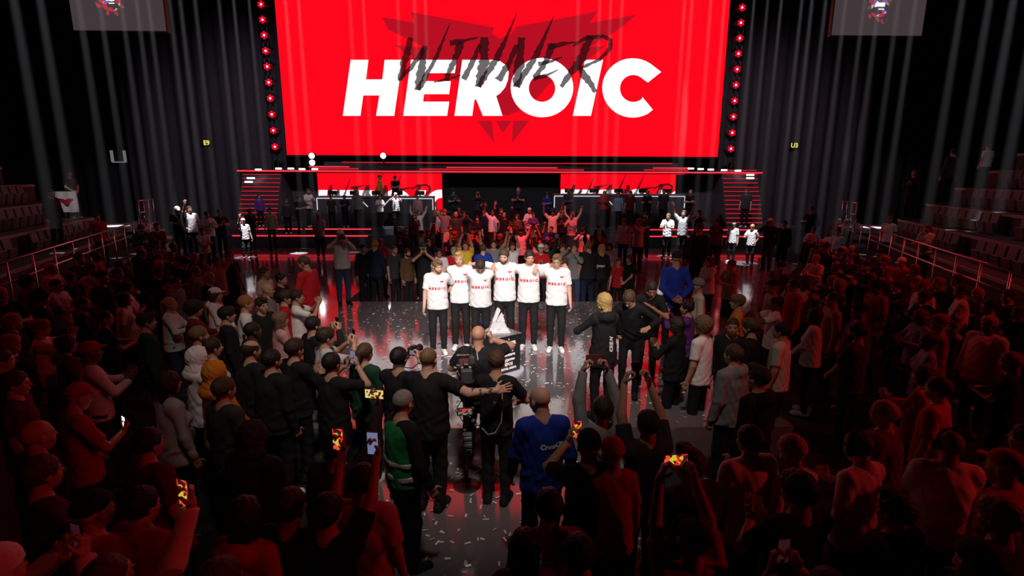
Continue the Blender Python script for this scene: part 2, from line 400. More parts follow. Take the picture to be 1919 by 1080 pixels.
DR = desk(1038, 1285, 362, 'right player desk with white light lines on the stage')
def monitor(x, z, label):
    root = empty('monitor', (x, 26.35, z)); tag(root, label, 'monitor', 'monitors on the player desks')
    MB().box((0, 0, .15), (.22, .02, .1), bev=.01).build('screen_back', SATIN, root)
    MB().box((0, .0, .03), (.025, .02, .03)).build('neck', SATIN, root)
    MB().box((0, .02, .008), (.12, .09, .008)).build('foot', SATIN, root)
for (cx, z, w), nm in ((DL, 'left'), (DR, 'right')):
    for i, wd in enumerate(('first', 'second', 'third', 'fourth', 'fifth')):
        monitor(cx + (i-2)*w/5.3, z, f'black monitor on the {nm} player desk, {wd} from the left')

# red lamp clusters either side of the screen (seven lenses each)
def make_lamp():
    root = empty('cluster_lamp')
    MB().lathe([(.2, .0), (.24, .03), (.24, .16), (.16, .26)], M=Matrix.Rotation(-PI/2, 4, 'X')).build('housing', SATIN, root)
    hot = emit('lamp_core', (1, .45, .45), 6.0); redl = emit('lamp_red', (1, .0, .015), 2.2)
    L = [(0, 0, hot, .05)] + [(.13*math.cos(R(60*k+30)), .13*math.sin(R(60*k+30)), redl, .05) for k in range(6)]
    for x, z, m, r in L:
        MB().lathe([(r, 0), (r*.8, .025), (r*.3, .04)], c=(x, 0, z), n=10, M=Matrix.Rotation(PI/2, 4, 'X')).build('lens', m, root)
    MB().tube([(-.27, .12, 0), (-.27, .3, 0), (0, .34, 0), (.27, .3, 0), (.27, .12, 0)], .02, 6).build('bracket', SATIN, root)
    return root
def copy_tree(o, parent=None):
    c = o.copy(); COL.objects.link(c); c.parent = parent
    for ch in list(o.children): copy_tree(ch, c)
    return c
lamp0 = make_lamp(); first = True
ORD = ['topmost', 'second', 'third', 'fourth', 'fifth', 'sixth', 'seventh', 'eighth', 'ninth', 'lowest']
for side, xs in (('left', (489, 8, 515, 275)), ('right', (1391, 14, 1370, 279))):
    for i in range(10):
        t = i/9; p = at_y(xs[0]+(xs[2]-xs[0])*t, xs[1]+(xs[3]-xs[1])*(t*.97+.03*t*t), 29.0)
        o = lamp0 if first else copy_tree(lamp0); first = False
        o.location = p
        nth = ORD[i] if i in (0, 9) else ORD[i] + ' from the top'
        tag(o, f'red cluster lamp {side} of the big screen, {nth}', 'lamp', 'red cluster lamps beside the screen')
# two truss towers the lamps hang on
for side, px in (('left', 503), ('right', 1381)):
    p = at_y(px, 150, 29.35)
    root = empty('lamp_tower', (p.x, 29.36, 1.15)); tag(root, f'slim black tower carrying the red lamps {side} of the big screen', 'tower')
    for sx in (-.12, .12): MB().tube([(sx, 0, 0), (sx, 0, 13)], .03, 6).build('upright', SATIN, root)
    for k in range(26): MB().tube([(-.12, 0, .2+k*.5), (.12, 0, .45+k*.5)], .014, 5).build('brace', SATIN, root)
# drapes beside the screen: folded dark cloth
def drape(x0, x1, y, z0, z1, label, amp=.07, per=.62, m=None):
    n = int(abs(x1-x0)/.1); v = []; f = []
    for i in range(n+1):
        x = x0 + (x1-x0)*i/n; yy = y + amp*math.sin(x*2*PI/per) + .05*math.sin(x*1.7)
        v += [(x, yy, z0), (x, yy, z1)]
    for i in range(n): f.append((2*i, 2*i+2, 2*i+3, 2*i+1))
    n0 = len(v); v += [(a, b+.03, c) for a, b, c in v]; f += [tuple(reversed([i+n0 for i in q])) for q in f]
    o = link('drape', mesh('drape', v, f, True), m or mat('drape_cloth', (.04, .033, .04), .9, var=.2, scale=2), None); tag(o, label, 'curtain')
drape(-20.5, -11.9, 30.6, .0, 15.5, 'tall grey drape hanging left of the big screen')
drape(11.9, 20.5, 30.6, .0, 15.5, 'tall grey drape hanging right of the big screen')
drape(-25.5, -20.7, 30.0, .0, 15.5, 'black drape at the far left end of the hall', m=mat('drape_black', (.018, .016, .018), .9))
drape(20.7, 25.5, 30.0, .0, 15.5, 'black drape at the far right end of the hall', m=MATS['drape_black'])
# bright stage floodlights on the gallery
for px, py, lab in ((585, 305, 'pair of glaring white floodlights standing on the gallery left of the screen edge'), (718, 292, 'glaring white floodlight at the lower screen edge')):
    p = at_y(px, py, 28.3)
    root = empty('floodlight', p); tag(root, lab, 'lamp')
    n = 2 if px == 585 else 1; em = emit('flood_white', (1, 1, 1), 14)
    for k in range(n):
        MB().box((0, .08, k*.34), (.17, .08, .13), bev=.02).build('housing', SATIN, root)
        MB().lathe([(.14, 0), (.13, .03), (.05, .05)], c=(0, 0, k*.34), n=12, M=Matrix.Rotation(PI/2, 4, 'X')).build('lens', em, root)
    MB().box((0, .08, -.25), (.03, .03, .16)).build('stand', SATIN, root)

# hanging side screens showing the crowd
def side_screen(corners, y, label, cx, cy):
    a, b = at_y(corners[0][0], corners[0][1], y), at_y(corners[1][0], corners[1][1], y)
    w = b.x-a.x; h = w*.56; x0 = (a.x+b.x)/2; z0 = (a.z+b.z)/2
    m = bpy.data.materials.new('crowd_feed'); t = nt(m); t.nodes.clear()
    N = t.nodes.new; out = N('ShaderNodeOutputMaterial'); em = N('ShaderNodeEmission'); t.links.new(em.outputs[0], out.inputs[0])
    tc = N('ShaderNodeTexCoord'); vo = N('ShaderNodeTexVoronoi'); vo.inputs['Scale'].default_value = 5.5
    t.links.new(tc.outputs['Object'], vo.inputs['Vector'])
    ln = N('ShaderNodeVectorMath'); ln.operation = 'DISTANCE'; ln.inputs[1].default_value = (cx*w, 0, cy*w)
    t.links.new(tc.outputs['Object'], ln.inputs[0])
    mr = N('ShaderNodeMapRange'); mr.inputs[1].default_value = w*.06; mr.inputs[2].default_value = w*.26; mr.inputs[3].default_value = 1; mr.inputs[4].default_value = 0
    t.links.new(ln.outputs['Value'], mr.inputs[0])
    rp = N('ShaderNodeValToRGB'); el = rp.color_ramp.elements; el[0].color = (.055, .04, .045, 1); el[1].color = (.9, .85, .95, 1); el[1].position = .97
    for pos, c in ((.3, (.06, .045, .05, 1)), (.42, (.5, .03, .05, 1)), (.55, (.1, .08, .05, 1)), (.7, (.6, .35, .4, 1)), (.8, (.2, .12, .35, 1))):
        e = el.new(pos); e.color = c
    rp.color_ramp.interpolation = 'CONSTANT'
    sp = N('ShaderNodeSeparateColor'); t.links.new(vo.outputs['Color'], sp.inputs[0])
    mt = N('ShaderNodeMath'); mt.operation = 'MULTIPLY'; t.links.new(sp.outputs[0], mt.inputs[0]); t.links.new(mr.outputs[0], mt.inputs[1])
    t.links.new(mt.outputs[0], rp.inputs[0]); t.links.new(rp.outputs[0], em.inputs[0]); em.inputs[1].default_value = 1.0
    root = empty('side_screen', (x0, y, z0)); tag(root, label, 'screen')
    link('panel', mesh('panel', [(-w/2, 0, 0), (w/2, 0, 0), (w/2, 0, h), (-w/2, 0, h)], [(0, 1, 2, 3)]), m, root)
    MB().box((0, .1, h/2), (w/2+.05, .09, h/2+.05)).build('frame', FRAMEM, root)
    MB().box((cx*w, -.012, cy*w+.02*w), (.045*w, .004, .02*w)).build('bright_patch', emit('feed_white', (1, 1, 1), 1.1), root)
    MB().box((cx*w+.01*w, -.012, cy*w-.025*w), (.03*w, .004, .005*w)).build('bright_patch', MATS['feed_white'], root)
    for sx in (-.4, .4): MB().tube([(sx*w, .1, h), (sx*w, .1, 17-z0)], .02, 5).build('hanging_cable', SATIN, root)
side_screen(((138, 56), (312, 59)), 23.0, 'hanging screen at upper left showing a dim crowd picture', -.06, .30)
side_screen(((1558, 66), (1727, 67)), 23.0, 'hanging screen at upper right showing a dim crowd picture', .0, .29)
# yellow section signs
for px, py, txt, lab in ((387, 268, 'E9', 'small glowing yellow sign on the left drape'), (1489, 273, 'U3', 'small glowing yellow sign on the right drape')):
    p = at_y(px, py, 30.46); root = empty('exit_sign', p); tag(root, lab, 'sign')
    MB().box((0, .04, 0), (.28, .03, .16)).build('sign_box', SATIN, root)
    v, f = text_mesh(txt, .34, .012); link('lettering', mesh('lettering', [(a, -.002, b) for a, b, c in v], f), emit('sign_yellow', (.75, .7, .12), 1.0), root)
# ------------------------------------------------------------------ side stands with folding seats
CONC = mat('stand_deck', (.05, .048, .05), .75, var=.25, scale=3)
SEATM = mat('seat_plastic', (.075, .075, .085), .5, spec=.5)
def seat_proto():
    root = empty('folding_seat')
    MB().box((0, .0, .18), (.2, .025, .16), rot=Matrix.Rotation(R(-12), 3, 'X'), bev=.02).build('folded_pan', SEATM, root)
    MB().box((0, -.07, .34), (.21, .022, .24), rot=Matrix.Rotation(R(8), 3, 'X'), bev=.02).build('backrest', SEATM, root)
    return root
SEAT0 = seat_proto(); SEAT_USED = [False]
NTH2 = ['', 'first', 'second', 'third', 'fourth', 'fifth', 'sixth', 'seventh', 'eighth', 'ninth', 'tenth'] + [f'{i}th' for i in range(11, 40)]
def stand(side):
    s = -1 if side == 'left' else 1
    u = Vector((s*math.sin(R(21)), math.cos(R(21)), 0)); n = Vector((s*math.cos(R(21)), -math.sin(R(21)), 0))
    o0 = Vector((s*8.8, 8.2, 0))
    root = empty('seating_stand', o0); tag(root, f'dark stepped seating stand along the {side} side of the hall', 'stand')
    L = 13.6; rz = math.atan2(-n.y, -n.x) - PI/2
    M = Matrix.Translation(o0) @ Matrix(((u.x, n.x, 0, 0), (u.y, n.y, 0, 0), (0, 0, 1, 0), (0, 0, 0, 1)))
    M0 = Matrix.Translation(-o0) @ M
    def bx(name, a0, a1, b0, b1, z0, z1, m, par=root):
        pts = [M0 @ Vector((a, b, z)) for z in (z0, z1) for a, b in ((a0, b0), (a1, b0), (a1, b1), (a0, b1))]
        return link(name, mesh(name, pts, [(3, 2, 1, 0), (4, 5, 6, 7), (0, 1, 5, 4), (1, 2, 6, 5), (2, 3, 7, 6), (3, 0, 4, 7)]), m, par)
    rows = 10
    for k in range(rows):
        z = .75 + .6*k; b = .82*k
        bx('tier', 0, L, b, rows*.82+2.5, z-.6 if k else 0, z, CONC)
        bx('tier_edge', 0, L, b-.03, b, z-.09, z-.01, mat('tier_edge_paint', (.3, .28, .28), .6))
        if k >= 1:
            j = 0
            for i in range(25):
                a = .4 + i*.52
                if 6.2 < a < 7.3 or a > L-1.6: continue
                p = M @ Vector((a, b+.5, z))
                px, py = to_px(p + Vector((0, 0, .4)))
                if not (-20 < px < 1940 and 200 < py < 700): continue
                if not SEAT_USED[0]: o = SEAT0; SEAT_USED[0] = True
                else: o = copy_tree(SEAT0)
                o.location = p; o.rotation_euler.z = rz
                j += 1; tag(o, f'empty dark folding seat, {NTH2[k]} row up in the {side} stand, {NTH2[j]} from the picture edge', 'seat', f'empty seats in the {side} stand')
    # guard rail along the front of the stand
    rail = empty('guard_rail', o0); tag(rail, f'metal guard rail along the front edge of the {side} stand', 'railing')
    MR = mat('rail_steel', (.5, .5, .52), .3, 1.0)
    def rt(name, pts, r, m=MR): return link(name, (lambda mb: mesh(name, mb.v, mb.f, True))(MB().tube([M0 @ Vector(p) for p in pts], r, 6)), m, rail)
    for z in (1.85, 1.45): rt('rail', [(0, -.06, z-.0), (L, -.06, z)], .025)
    for i in range(13): rt('post', [(i*L/12, -.06, .1), (i*L/12, -.06, 1.85)], .022)
    # landing with steps at the far end, caught by the white beams
    land = empty('landing', o0); tag(land, f'pale landing with steps at the far end of the {side} stand', 'landing')
    PALE = mat('landing_pale', (.42, .41, .42), .5)
    bx('landing_floor', L+.1, L+2.6, .2, 3.2, 1.35, 1.5, PALE, land)
    for i in range(4): bx('tread', L+.1+.0*i, L+2.6, -.8+.25*i, .2+.25*i, 1.5-.3*(4-i)-.12, 1.5-.3*(4-i), PALE, land)
    for i in range(4): link('post', (lambda mb: mesh('post', mb.v, mb.f, True))(MB().tube([M0 @ Vector((L+.15+.8*i, .25, 1.5)), M0 @ Vector((L+.15+.8*i, .25, 2.5))], .028, 6)), MR, land)
    for z in (2.5, 2.05): link('rail', (lambda mb: mesh('rail', mb.v, mb.f, True))(MB().tube([M0 @ Vector((L+.1, .25, z)), M0 @ Vector((L+2.6, .25, z))], .024, 6)), MR, land)
    return M
def tier_z(side, x, y):
    s = -1 if side == 'left' else 1
    q = Vector((x - s*8.8, y - 8.2, 0)); b = q.dot(Vector((s*math.cos(R(21)), -math.sin(R(21)), 0)))
    return .75 + .6*min(9, max(0, int(b/.82))), b
def on_stand(px, py, side, h):
    best = None
    for i in range(160):
        D = 9 + i*.09; p = at_y(px, py, D); z, b = tier_z(side, p.x, D)
        sg = -1 if side == 'left' else 1; a = (p.x - sg*8.8)*sg*math.sin(R(21)) + (D-8.2)*math.cos(R(21))
        if b > 0 and .12 < (b % .82) < .4 and .3 < a < 13.2:
            e = abs(z + h - p.z)
            if best is None or e < best[0]: best = (e, D, z)
    return (best[1], best[2]) if best else None
ML = stand('left'); MRT = stand('right')
# pale door frames glimpsed behind the left stand
for px0, px1, lab in ((209, 236, 'pale lit door frame high behind the left stand'),):
    a, b = at_y(px0, 282, 29.85), at_y(px1, 304, 29.85)
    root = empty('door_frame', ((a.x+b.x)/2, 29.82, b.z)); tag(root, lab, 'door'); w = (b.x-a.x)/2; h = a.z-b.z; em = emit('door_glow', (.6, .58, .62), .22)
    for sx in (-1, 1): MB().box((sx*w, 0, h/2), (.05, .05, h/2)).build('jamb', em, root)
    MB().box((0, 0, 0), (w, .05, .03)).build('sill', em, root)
    MB().box((0, .1, h/2), (w, .04, h/2)).build('door_leaf', BLACK, root)

# ------------------------------------------------------------------ white light beams: a lamp in the roof and the lit haze below it
HAZE = bpy.data.materials.new('beam_haze'); t = nt(HAZE); t.nodes.clear()
o_ = t.nodes.new('ShaderNodeOutputMaterial'); v_ = t.nodes.new('ShaderNodeVolumeScatter')
v_.inputs['Density'].default_value = .06; v_.inputs['Anisotropy'].default_value = 0.0; v_.inputs['Color'].default_value = (.9, .92, 1, 1)
t.links.new(v_.outputs[0], o_.inputs['Volume'])
ZTOP = 15.5
def beam(px, D, zend, gain=1.0, wid=1.0, lab=None):
    p = at_y(px, 330, D); r0, r1 = .07*wid, .17*wid
    L = ZTOP - zend
    o = MB().lathe([(r1, 0), (r0, L)], n=12).build('light_beam', HAZE); o.location = (p.x, D, zend)
    tag(o, lab, 'light beam', 'white light beams')
    an = 2*math.degrees(math.atan(r1*.97/L))*1.0
    spot('beam_lamp', (p.x, D, ZTOP+.3), (p.x, D, 0), 34000*gain*(L/13)**2, (.93, .95, 1), an*1.02, .9, .04)
BL = [(83, 15), (129, 16), (196, 18), (233, 19), (271, 19.5), (298, 20), (319, 20.5), (356, 21), (375, 21.5), (401, 22), (443, 24), (469, 26.3), (496, 27.0)]
BR = [(1384, 27), (1408, 26.3), (1432, 24.5), (1468, 23), (1486, 22), (1510, 21.5), (1545, 20.5), (1578, 20), (1604, 19.5), (1638, 19), (1668, 18.5), (1750, 17), (1798, 16), (1840, 15.5), (1884, 15)]
BS = [(560, 23.2), (583, 24), (673, 21), (697, 22.5), (757, 21.5), (787, 20.5), (806, 22), (1075, 20.5), (1113, 21.5), (1132, 22.4), (1152, 20.8), (1262, 21.8), (1275, 19.5), (1308, 23), (1332, 24)]
NTH = ['leftmost', 'second', 'third', 'fourth', 'fifth', 'sixth', 'seventh', 'eighth', 'ninth', 'tenth', 'eleventh', 'twelfth', 'thirteenth', 'fourteenth', 'fifteenth']
def nth(i, n, last): return NTH[0] if i == 0 else (last if i == n-1 else NTH[i] + ' from the left')
for nm, lst, g in (('left of the big screen', BL, 1.0), ('right of the big screen', BR, 1.0), ('in front of the big screen', BS, .8)):
    for i, (px, D) in enumerate(lst):
        zend = .42
        if D >= 25: zend = ZT if nm != 'in front of the big screen' else 1.2
        elif D > 23.6: zend = 1.2
        elif px < 260 or px > 1600: zend = 2.0 if (px < 140 or px > 1720) else 1.52
        beam(px, D, zend + .02, g*(.8+.4*random.random()), 1.0 if D > 18 else 1.15, f'thin vertical white beam {nm}, {nth(i, len(lst), "rightmost")}')
# ------------------------------------------------------------------ figures: implicit bodies meshed with surface nets
V = lambda *a: np.array(a, float)
def rotm(ax, a):
    return np.array(Matrix.Rotation(a, 3, ax))
def smin(a, b, k):
    h = np.maximum(k - np.abs(a-b), 0)/k
    return np.minimum(a, b) - h*h*k*.25
def prim_dist(p, X):
    kd = p['t']
    if kd == 'cone':
        a, b = p['a'], p['b']; pa = X-a; ba = b-a; h = np.clip(pa@ba/(ba@ba), 0, 1)
        d = np.linalg.norm(pa - h[..., None]*ba, axis=-1) - (p['ra'] + (p['rb']-p['ra'])*h)
    elif kd == 'ecap':
        Rm = p['R']; f = p['f']; pa = (X-p['a'])@Rm; ba = (p['b']-p['a'])@Rm
        pa = pa*np.array([1, f, 1]); ba = ba*np.array([1, f, 1]); h = np.clip(pa@ba/(ba@ba), 0, 1)
        d = (np.linalg.norm(pa - h[..., None]*ba, axis=-1) - (p['ra'] + (p['rb']-p['ra'])*h))*.85
    elif kd == 'ell':
        q = ((X-p['c'])@p['R'])/p['r']; k0 = np.linalg.norm(q, axis=-1); k1 = np.linalg.norm(q/p['r'], axis=-1)
        d = k0*(k0-1)/np.maximum(k1, 1e-6)
    elif kd == 'box':
        q = np.abs((X-p['c'])@p['R']) - p['h']; d = np.linalg.norm(np.maximum(q, 0), axis=-1) + np.minimum(q.max(-1), 0) - p['rad']
    if 'cut' in p:
        for c, n in p['cut']: d = np.maximum(d, (X-c)@n)
    return d
def prim_box(p):
    if p['t'] in ('cone', 'ecap'):
        r = max(p['ra'], p['rb']); return np.minimum(p['a'], p['b'])-r, np.maximum(p['a'], p['b'])+r
    r = np.max(p['r']) if p['t'] == 'ell' else np.linalg.norm(p['h'])+p['rad']
    return p['c']-r, p['c']+r
def cone(a, b, ra, rb, k=.02, **kw): return dict(t='cone', a=np.asarray(a, float), b=np.asarray(b, float)+1e-6, ra=ra, rb=rb, k=k, **kw)
def ell(c, r, k=.02, R=None, **kw): return dict(t='ell', c=np.asarray(c, float), r=np.asarray(r, float), R=np.eye(3) if R is None else R, k=k, **kw)
def ecap(a, b, ra, rb, f, k=.03, R=None, **kw): return dict(t='ecap', a=np.asarray(a, float), b=np.asarray(b, float)+1e-6, ra=ra, rb=rb, f=f, R=np.eye(3) if R is None else R, k=k, **kw)
def rbox(c, h, rad, k=.01, R=None): return dict(t='box', c=np.asarray(c, float), h=np.asarray(h, float), rad=rad, R=np.eye(3) if R is None else R, k=k)

def nets(prims, vox, cuts=(), noise=None, subs=()):
    lo = np.min([prim_box(p)[0] for p in prims], 0) - 3*vox; hi = np.max([prim_box(p)[1] for p in prims], 0) + 3*vox
    n = np.ceil((hi-lo)/vox).astype(int)+1
    F = np.full(n, .12, np.float32)
    ax = [lo[i] + vox*np.arange(n[i]) for i in range(3)]
    def block(p, pad):
        a, b = prim_box(p); i0 = np.maximum(((a-pad-lo)/vox).astype(int), 0); i1 = np.minimum(((b+pad-lo)/vox).astype(int)+2, n)
        X = np.stack(np.meshgrid(*[ax[i][i0[i]:i1[i]] for i in range(3)], indexing='ij'), -1)
        return tuple(slice(i0[i], i1[i]) for i in range(3)), X
    for p in prims:
        s, X = block(p, .04 + p['k']); F[s] = smin(F[s], prim_dist(p, X).astype(np.float32), p['k'])
    for p in subs:
        s, X = block(p, .03 + p['k']); F[s] = -smin(-F[s], prim_dist(p, X).astype(np.float32), p['k'])
    if noise is not None or len(cuts):
        X = np.stack(np.meshgrid(*ax, indexing='ij'), -1)
        if noise is not None: F += noise(X).astype(np.float32)
        for c, nrm in cuts: F = np.maximum(F, ((X-np.asarray(c))@np.asarray(nrm)).astype(np.float32))
    for i in range(3):  # closed at the grid border
        s = [slice(None)]*3; s[i] = 0; F[tuple(s)] = .1; s[i] = -1; F[tuple(s)] = .1
    ins = F < 0
    c = np.zeros(n-1, np.uint8)
    for d in range(8): c += ins[d & 1:n[0]-1+(d & 1), d >> 1 & 1:n[1]-1+(d >> 1 & 1), d >> 2:n[2]-1+(d >> 2)]
    act = (c > 0) & (c < 8); idx = np.full(n-1, -1, np.int64); cells = np.argwhere(act); idx[act] = np.arange(len(cells))
    acc = np.zeros((len(cells), 3)); cnt = np.zeros(len(cells))
    E = [(a, a | (1 << b)) for b in range(3) for a in range(8) if not a >> b & 1]
    cor = lambda d: cells + np.array([d & 1, d >> 1 & 1, d >> 2])
    val = [F[tuple(cor(d).T)] for d in range(8)]
    for a, b in E:
        va, vb = val[a], val[b]; m = (va < 0) != (vb < 0); tt = va[m]/(va[m]-vb[m])
        pa = cor(a)[m]; pb = cor(b)[m]; acc[m] += pa + (pb-pa)*tt[:, None]; cnt[m] += 1
    verts = lo + vox*acc/cnt[:, None]
    faces = []
    for i in range(3):
        j, k = (i+1) % 3, (i+2) % 3
        s0 = [slice(None)]*3; s1 = [slice(None)]*3; s0[i] = slice(0, -1); s1[i] = slice(1, None)
        ch = ins[tuple(s0)] != ins[tuple(s1)]; e = np.argwhere(ch)
        ok = (e[:, j] > 0) & (e[:, k] > 0) & (e[:, j] < n[j]-1) & (e[:, k] < n[k]-1); e = e[ok]
        def cell(dj, dk):
            q = e.copy(); q[:, j] += dj; q[:, k] += dk; return idx[tuple(q.T)]
        q = np.stack([cell(-1, -1), cell(0, -1), cell(0, 0), cell(-1, 0)], 1)
        fl = ~ins[tuple(e.T)]; q[fl] = q[fl][:, ::-1]; faces.append(q)
    faces = np.concatenate(faces); faces = faces[(faces >= 0).all(1)]
    return verts, faces
def np_mesh(name, parts, nslots=1, smooth=True):
    """parts: list of (verts, faces(list/array of quads or tris), slot)"""
    me = bpy.data.meshes.new(name); vs_ = []; loops = []; tot = []; mats_ = []; o = 0
    for v, f, s in parts:
        vs_.append(np.asarray(v, np.float32)); f = np.asarray(f); loops.append((f+o).ravel()); tot.append(np.full(len(f), f.shape[1])); mats_.append(np.full(len(f), s)); o += len(v)
    vs_ = np.concatenate(vs_); loops = np.concatenate(loops).astype(np.int32); tot = np.concatenate(tot).astype(np.int32); mats_ = np.concatenate(mats_).astype(np.int32)
    me.vertices.add(len(vs_)); me.vertices.foreach_set('co', vs_.ravel()); me.loops.add(len(loops)); me.loops.foreach_set('vertex_index', loops)
    me.polygons.add(len(tot)); st = np.concatenate([[0], np.cumsum(tot)[:-1]]).astype(np.int32); me.polygons.foreach_set('loop_start', st)
    for i in range(nslots): me.materials.append(None)
    me.polygons.foreach_set('material_index', mats_); me.polygons.foreach_set('use_smooth', np.full(len(tot), smooth))
    me.update(calc_edges=True); me.validate(); return me
def xf(v, Rm, o): return v@np.asarray(Rm).T + o
def uvball(c, r, nu=10, nv=7):
    v = []; f = []
    for i in range(nv+1):
        th = PI*i/nv
        for j in range(nu): ph = 2*PI*j/nu; v.append((c[0]+r[0]*math.sin(th)*math.cos(ph), c[1]+r[1]*math.sin(th)*math.sin(ph), c[2]+r[2]*math.cos(th)))
    for i in range(nv):
        for j in range(nu): k = (j+1) % nu; f.append((i*nu+j, i*nu+nu+j, i*nu+nu+k, i*nu+k))
    return np.array(v), np.array(f)

# heads (local: origin at skull centre, face towards +y, top at +.118)
CRAN = dict(c=(0, -.014, .03), r=(.076, .097, .086))
def head_parts(fem):
    w = .94 if fem else 1.0
    P = [ell(CRAN['c'], np.array(CRAN['r'])*[w, 1, 1], .02), ell((0, .02, -.035), (.061*w, .07, .08), .03),
         ell((0, .047, -.088), (.03*w, .03, .024), .025), cone((0, .083, .006), (0, .103, -.026), .008, .0125, .012),
         ell((0, .068, .024), (.05*w, .02, .011), .015), ell((.034, .056, -.034), (.024, .024, .022), .02), ell((-.034, .056, -.034), (.024, .024, .022), .02),
         ell((.077*w, -.008, -.008), (.009, .019, .03), .006), ell((-.077*w, -.008, -.008), (.009, .019, .03), .006),
         ell((0, .078, -.064), (.024, .014, .01), .012)]
    subs = [ell((.031, .098, .002), (.019, .017, .013), .01), ell((-.031, .098, .002), (.019, .017, .013), .01)]
    v, f = nets(P, .0072, subs=subs); out = [(v, f, 0)]
    for s in (-1, 1):
        a = uvball((s*.031, .0775, .0), (.0125, .0085, .0056)); out.append((a[0], a[1], 1))
        a = uvball((s*.031, .0838, .0), (.0064, .0035, .0054), 8, 5); out.append((a[0], a[1], 2))
        a = uvball((s*.033, .0865, .0165), (.0175, .004, .0036), 8, 5); out.append((a[0], a[1], 2))
    a = uvball((0, .0895, -.062), (.026, .0045, .0042), 8, 5); out.append((a[0], a[1], 3))
    return out
HEADS = {False: head_parts(False), True: head_parts(True)}
# hands (local: wrist at origin, fingers along +y, back of the hand +z, right hand: thumb on -x)
def hand_part(curl):
    P = [rbox((0, .048, 0), (.028, .036, .003), .0105, .01), cone((0, -.03, 0), (0, .02, 0), .0265, .025, .012)]
    seg = (.44, .31, .25); A = {'relax': (18, 30, 22), 'grip': (48, 62, 40), 'open': (4, 6, 4), 'fist': (80, 92, 60)}[curl]
    for i, (x, l) in enumerate(((-.0295, .072), (-.010, .08), (.0105, .074), (.0295, .058))):
        p = V(x, .086 - (.006 if i in (0, 3) else 0), 0); an = 0; sp = {'open': .12, 'relax': .04}.get(curl, 0)*(i-1.5)
        for s_, a_ in zip(seg, A):
            an += R(a_); d = V(math.sin(sp)*math.cos(an), math.cos(an)*math.cos(sp), -math.sin(an)); q = p + d*l*s_
            P.append(cone(p, q, .0088-.0004*i, .0078, .005)); p = q
    a = V(-.028, .018, -.004); d1 = V(-.72, .62, -.3 if curl != 'open' else -.1); d1 /= np.linalg.norm(d1); b = a + d1*.042
    d2 = V(-.25, .8, -.55) if curl in ('grip', 'fist') else V(-.5, .85, -.2); d2 /= np.linalg.norm(d2)
    P += [cone(a, b, .0135, .0105, .01), cone(b, b+d2*.034, .0105, .0085, .005)]
    return nets(P, .0052)
HANDS = {k: hand_part(k) for k in ('relax', 'grip', 'open', 'fist')}
def shoe_mesh():
    P = [cone((0, -.065, .045), (0, .14, .034), .043, .039, .02), cone((0, -.06, .06), (0, -.05, .1), .042, .04, .03), cone((0, -.05, .02), (0, .15, .018), .044, .042, .01)]
    v, f = nets(P, .012, cuts=[(V(0, 0, 0), V(0, 0, -1))]); return np_mesh('shoe', [(v, f, 0)])
SHOE = shoe_mesh()

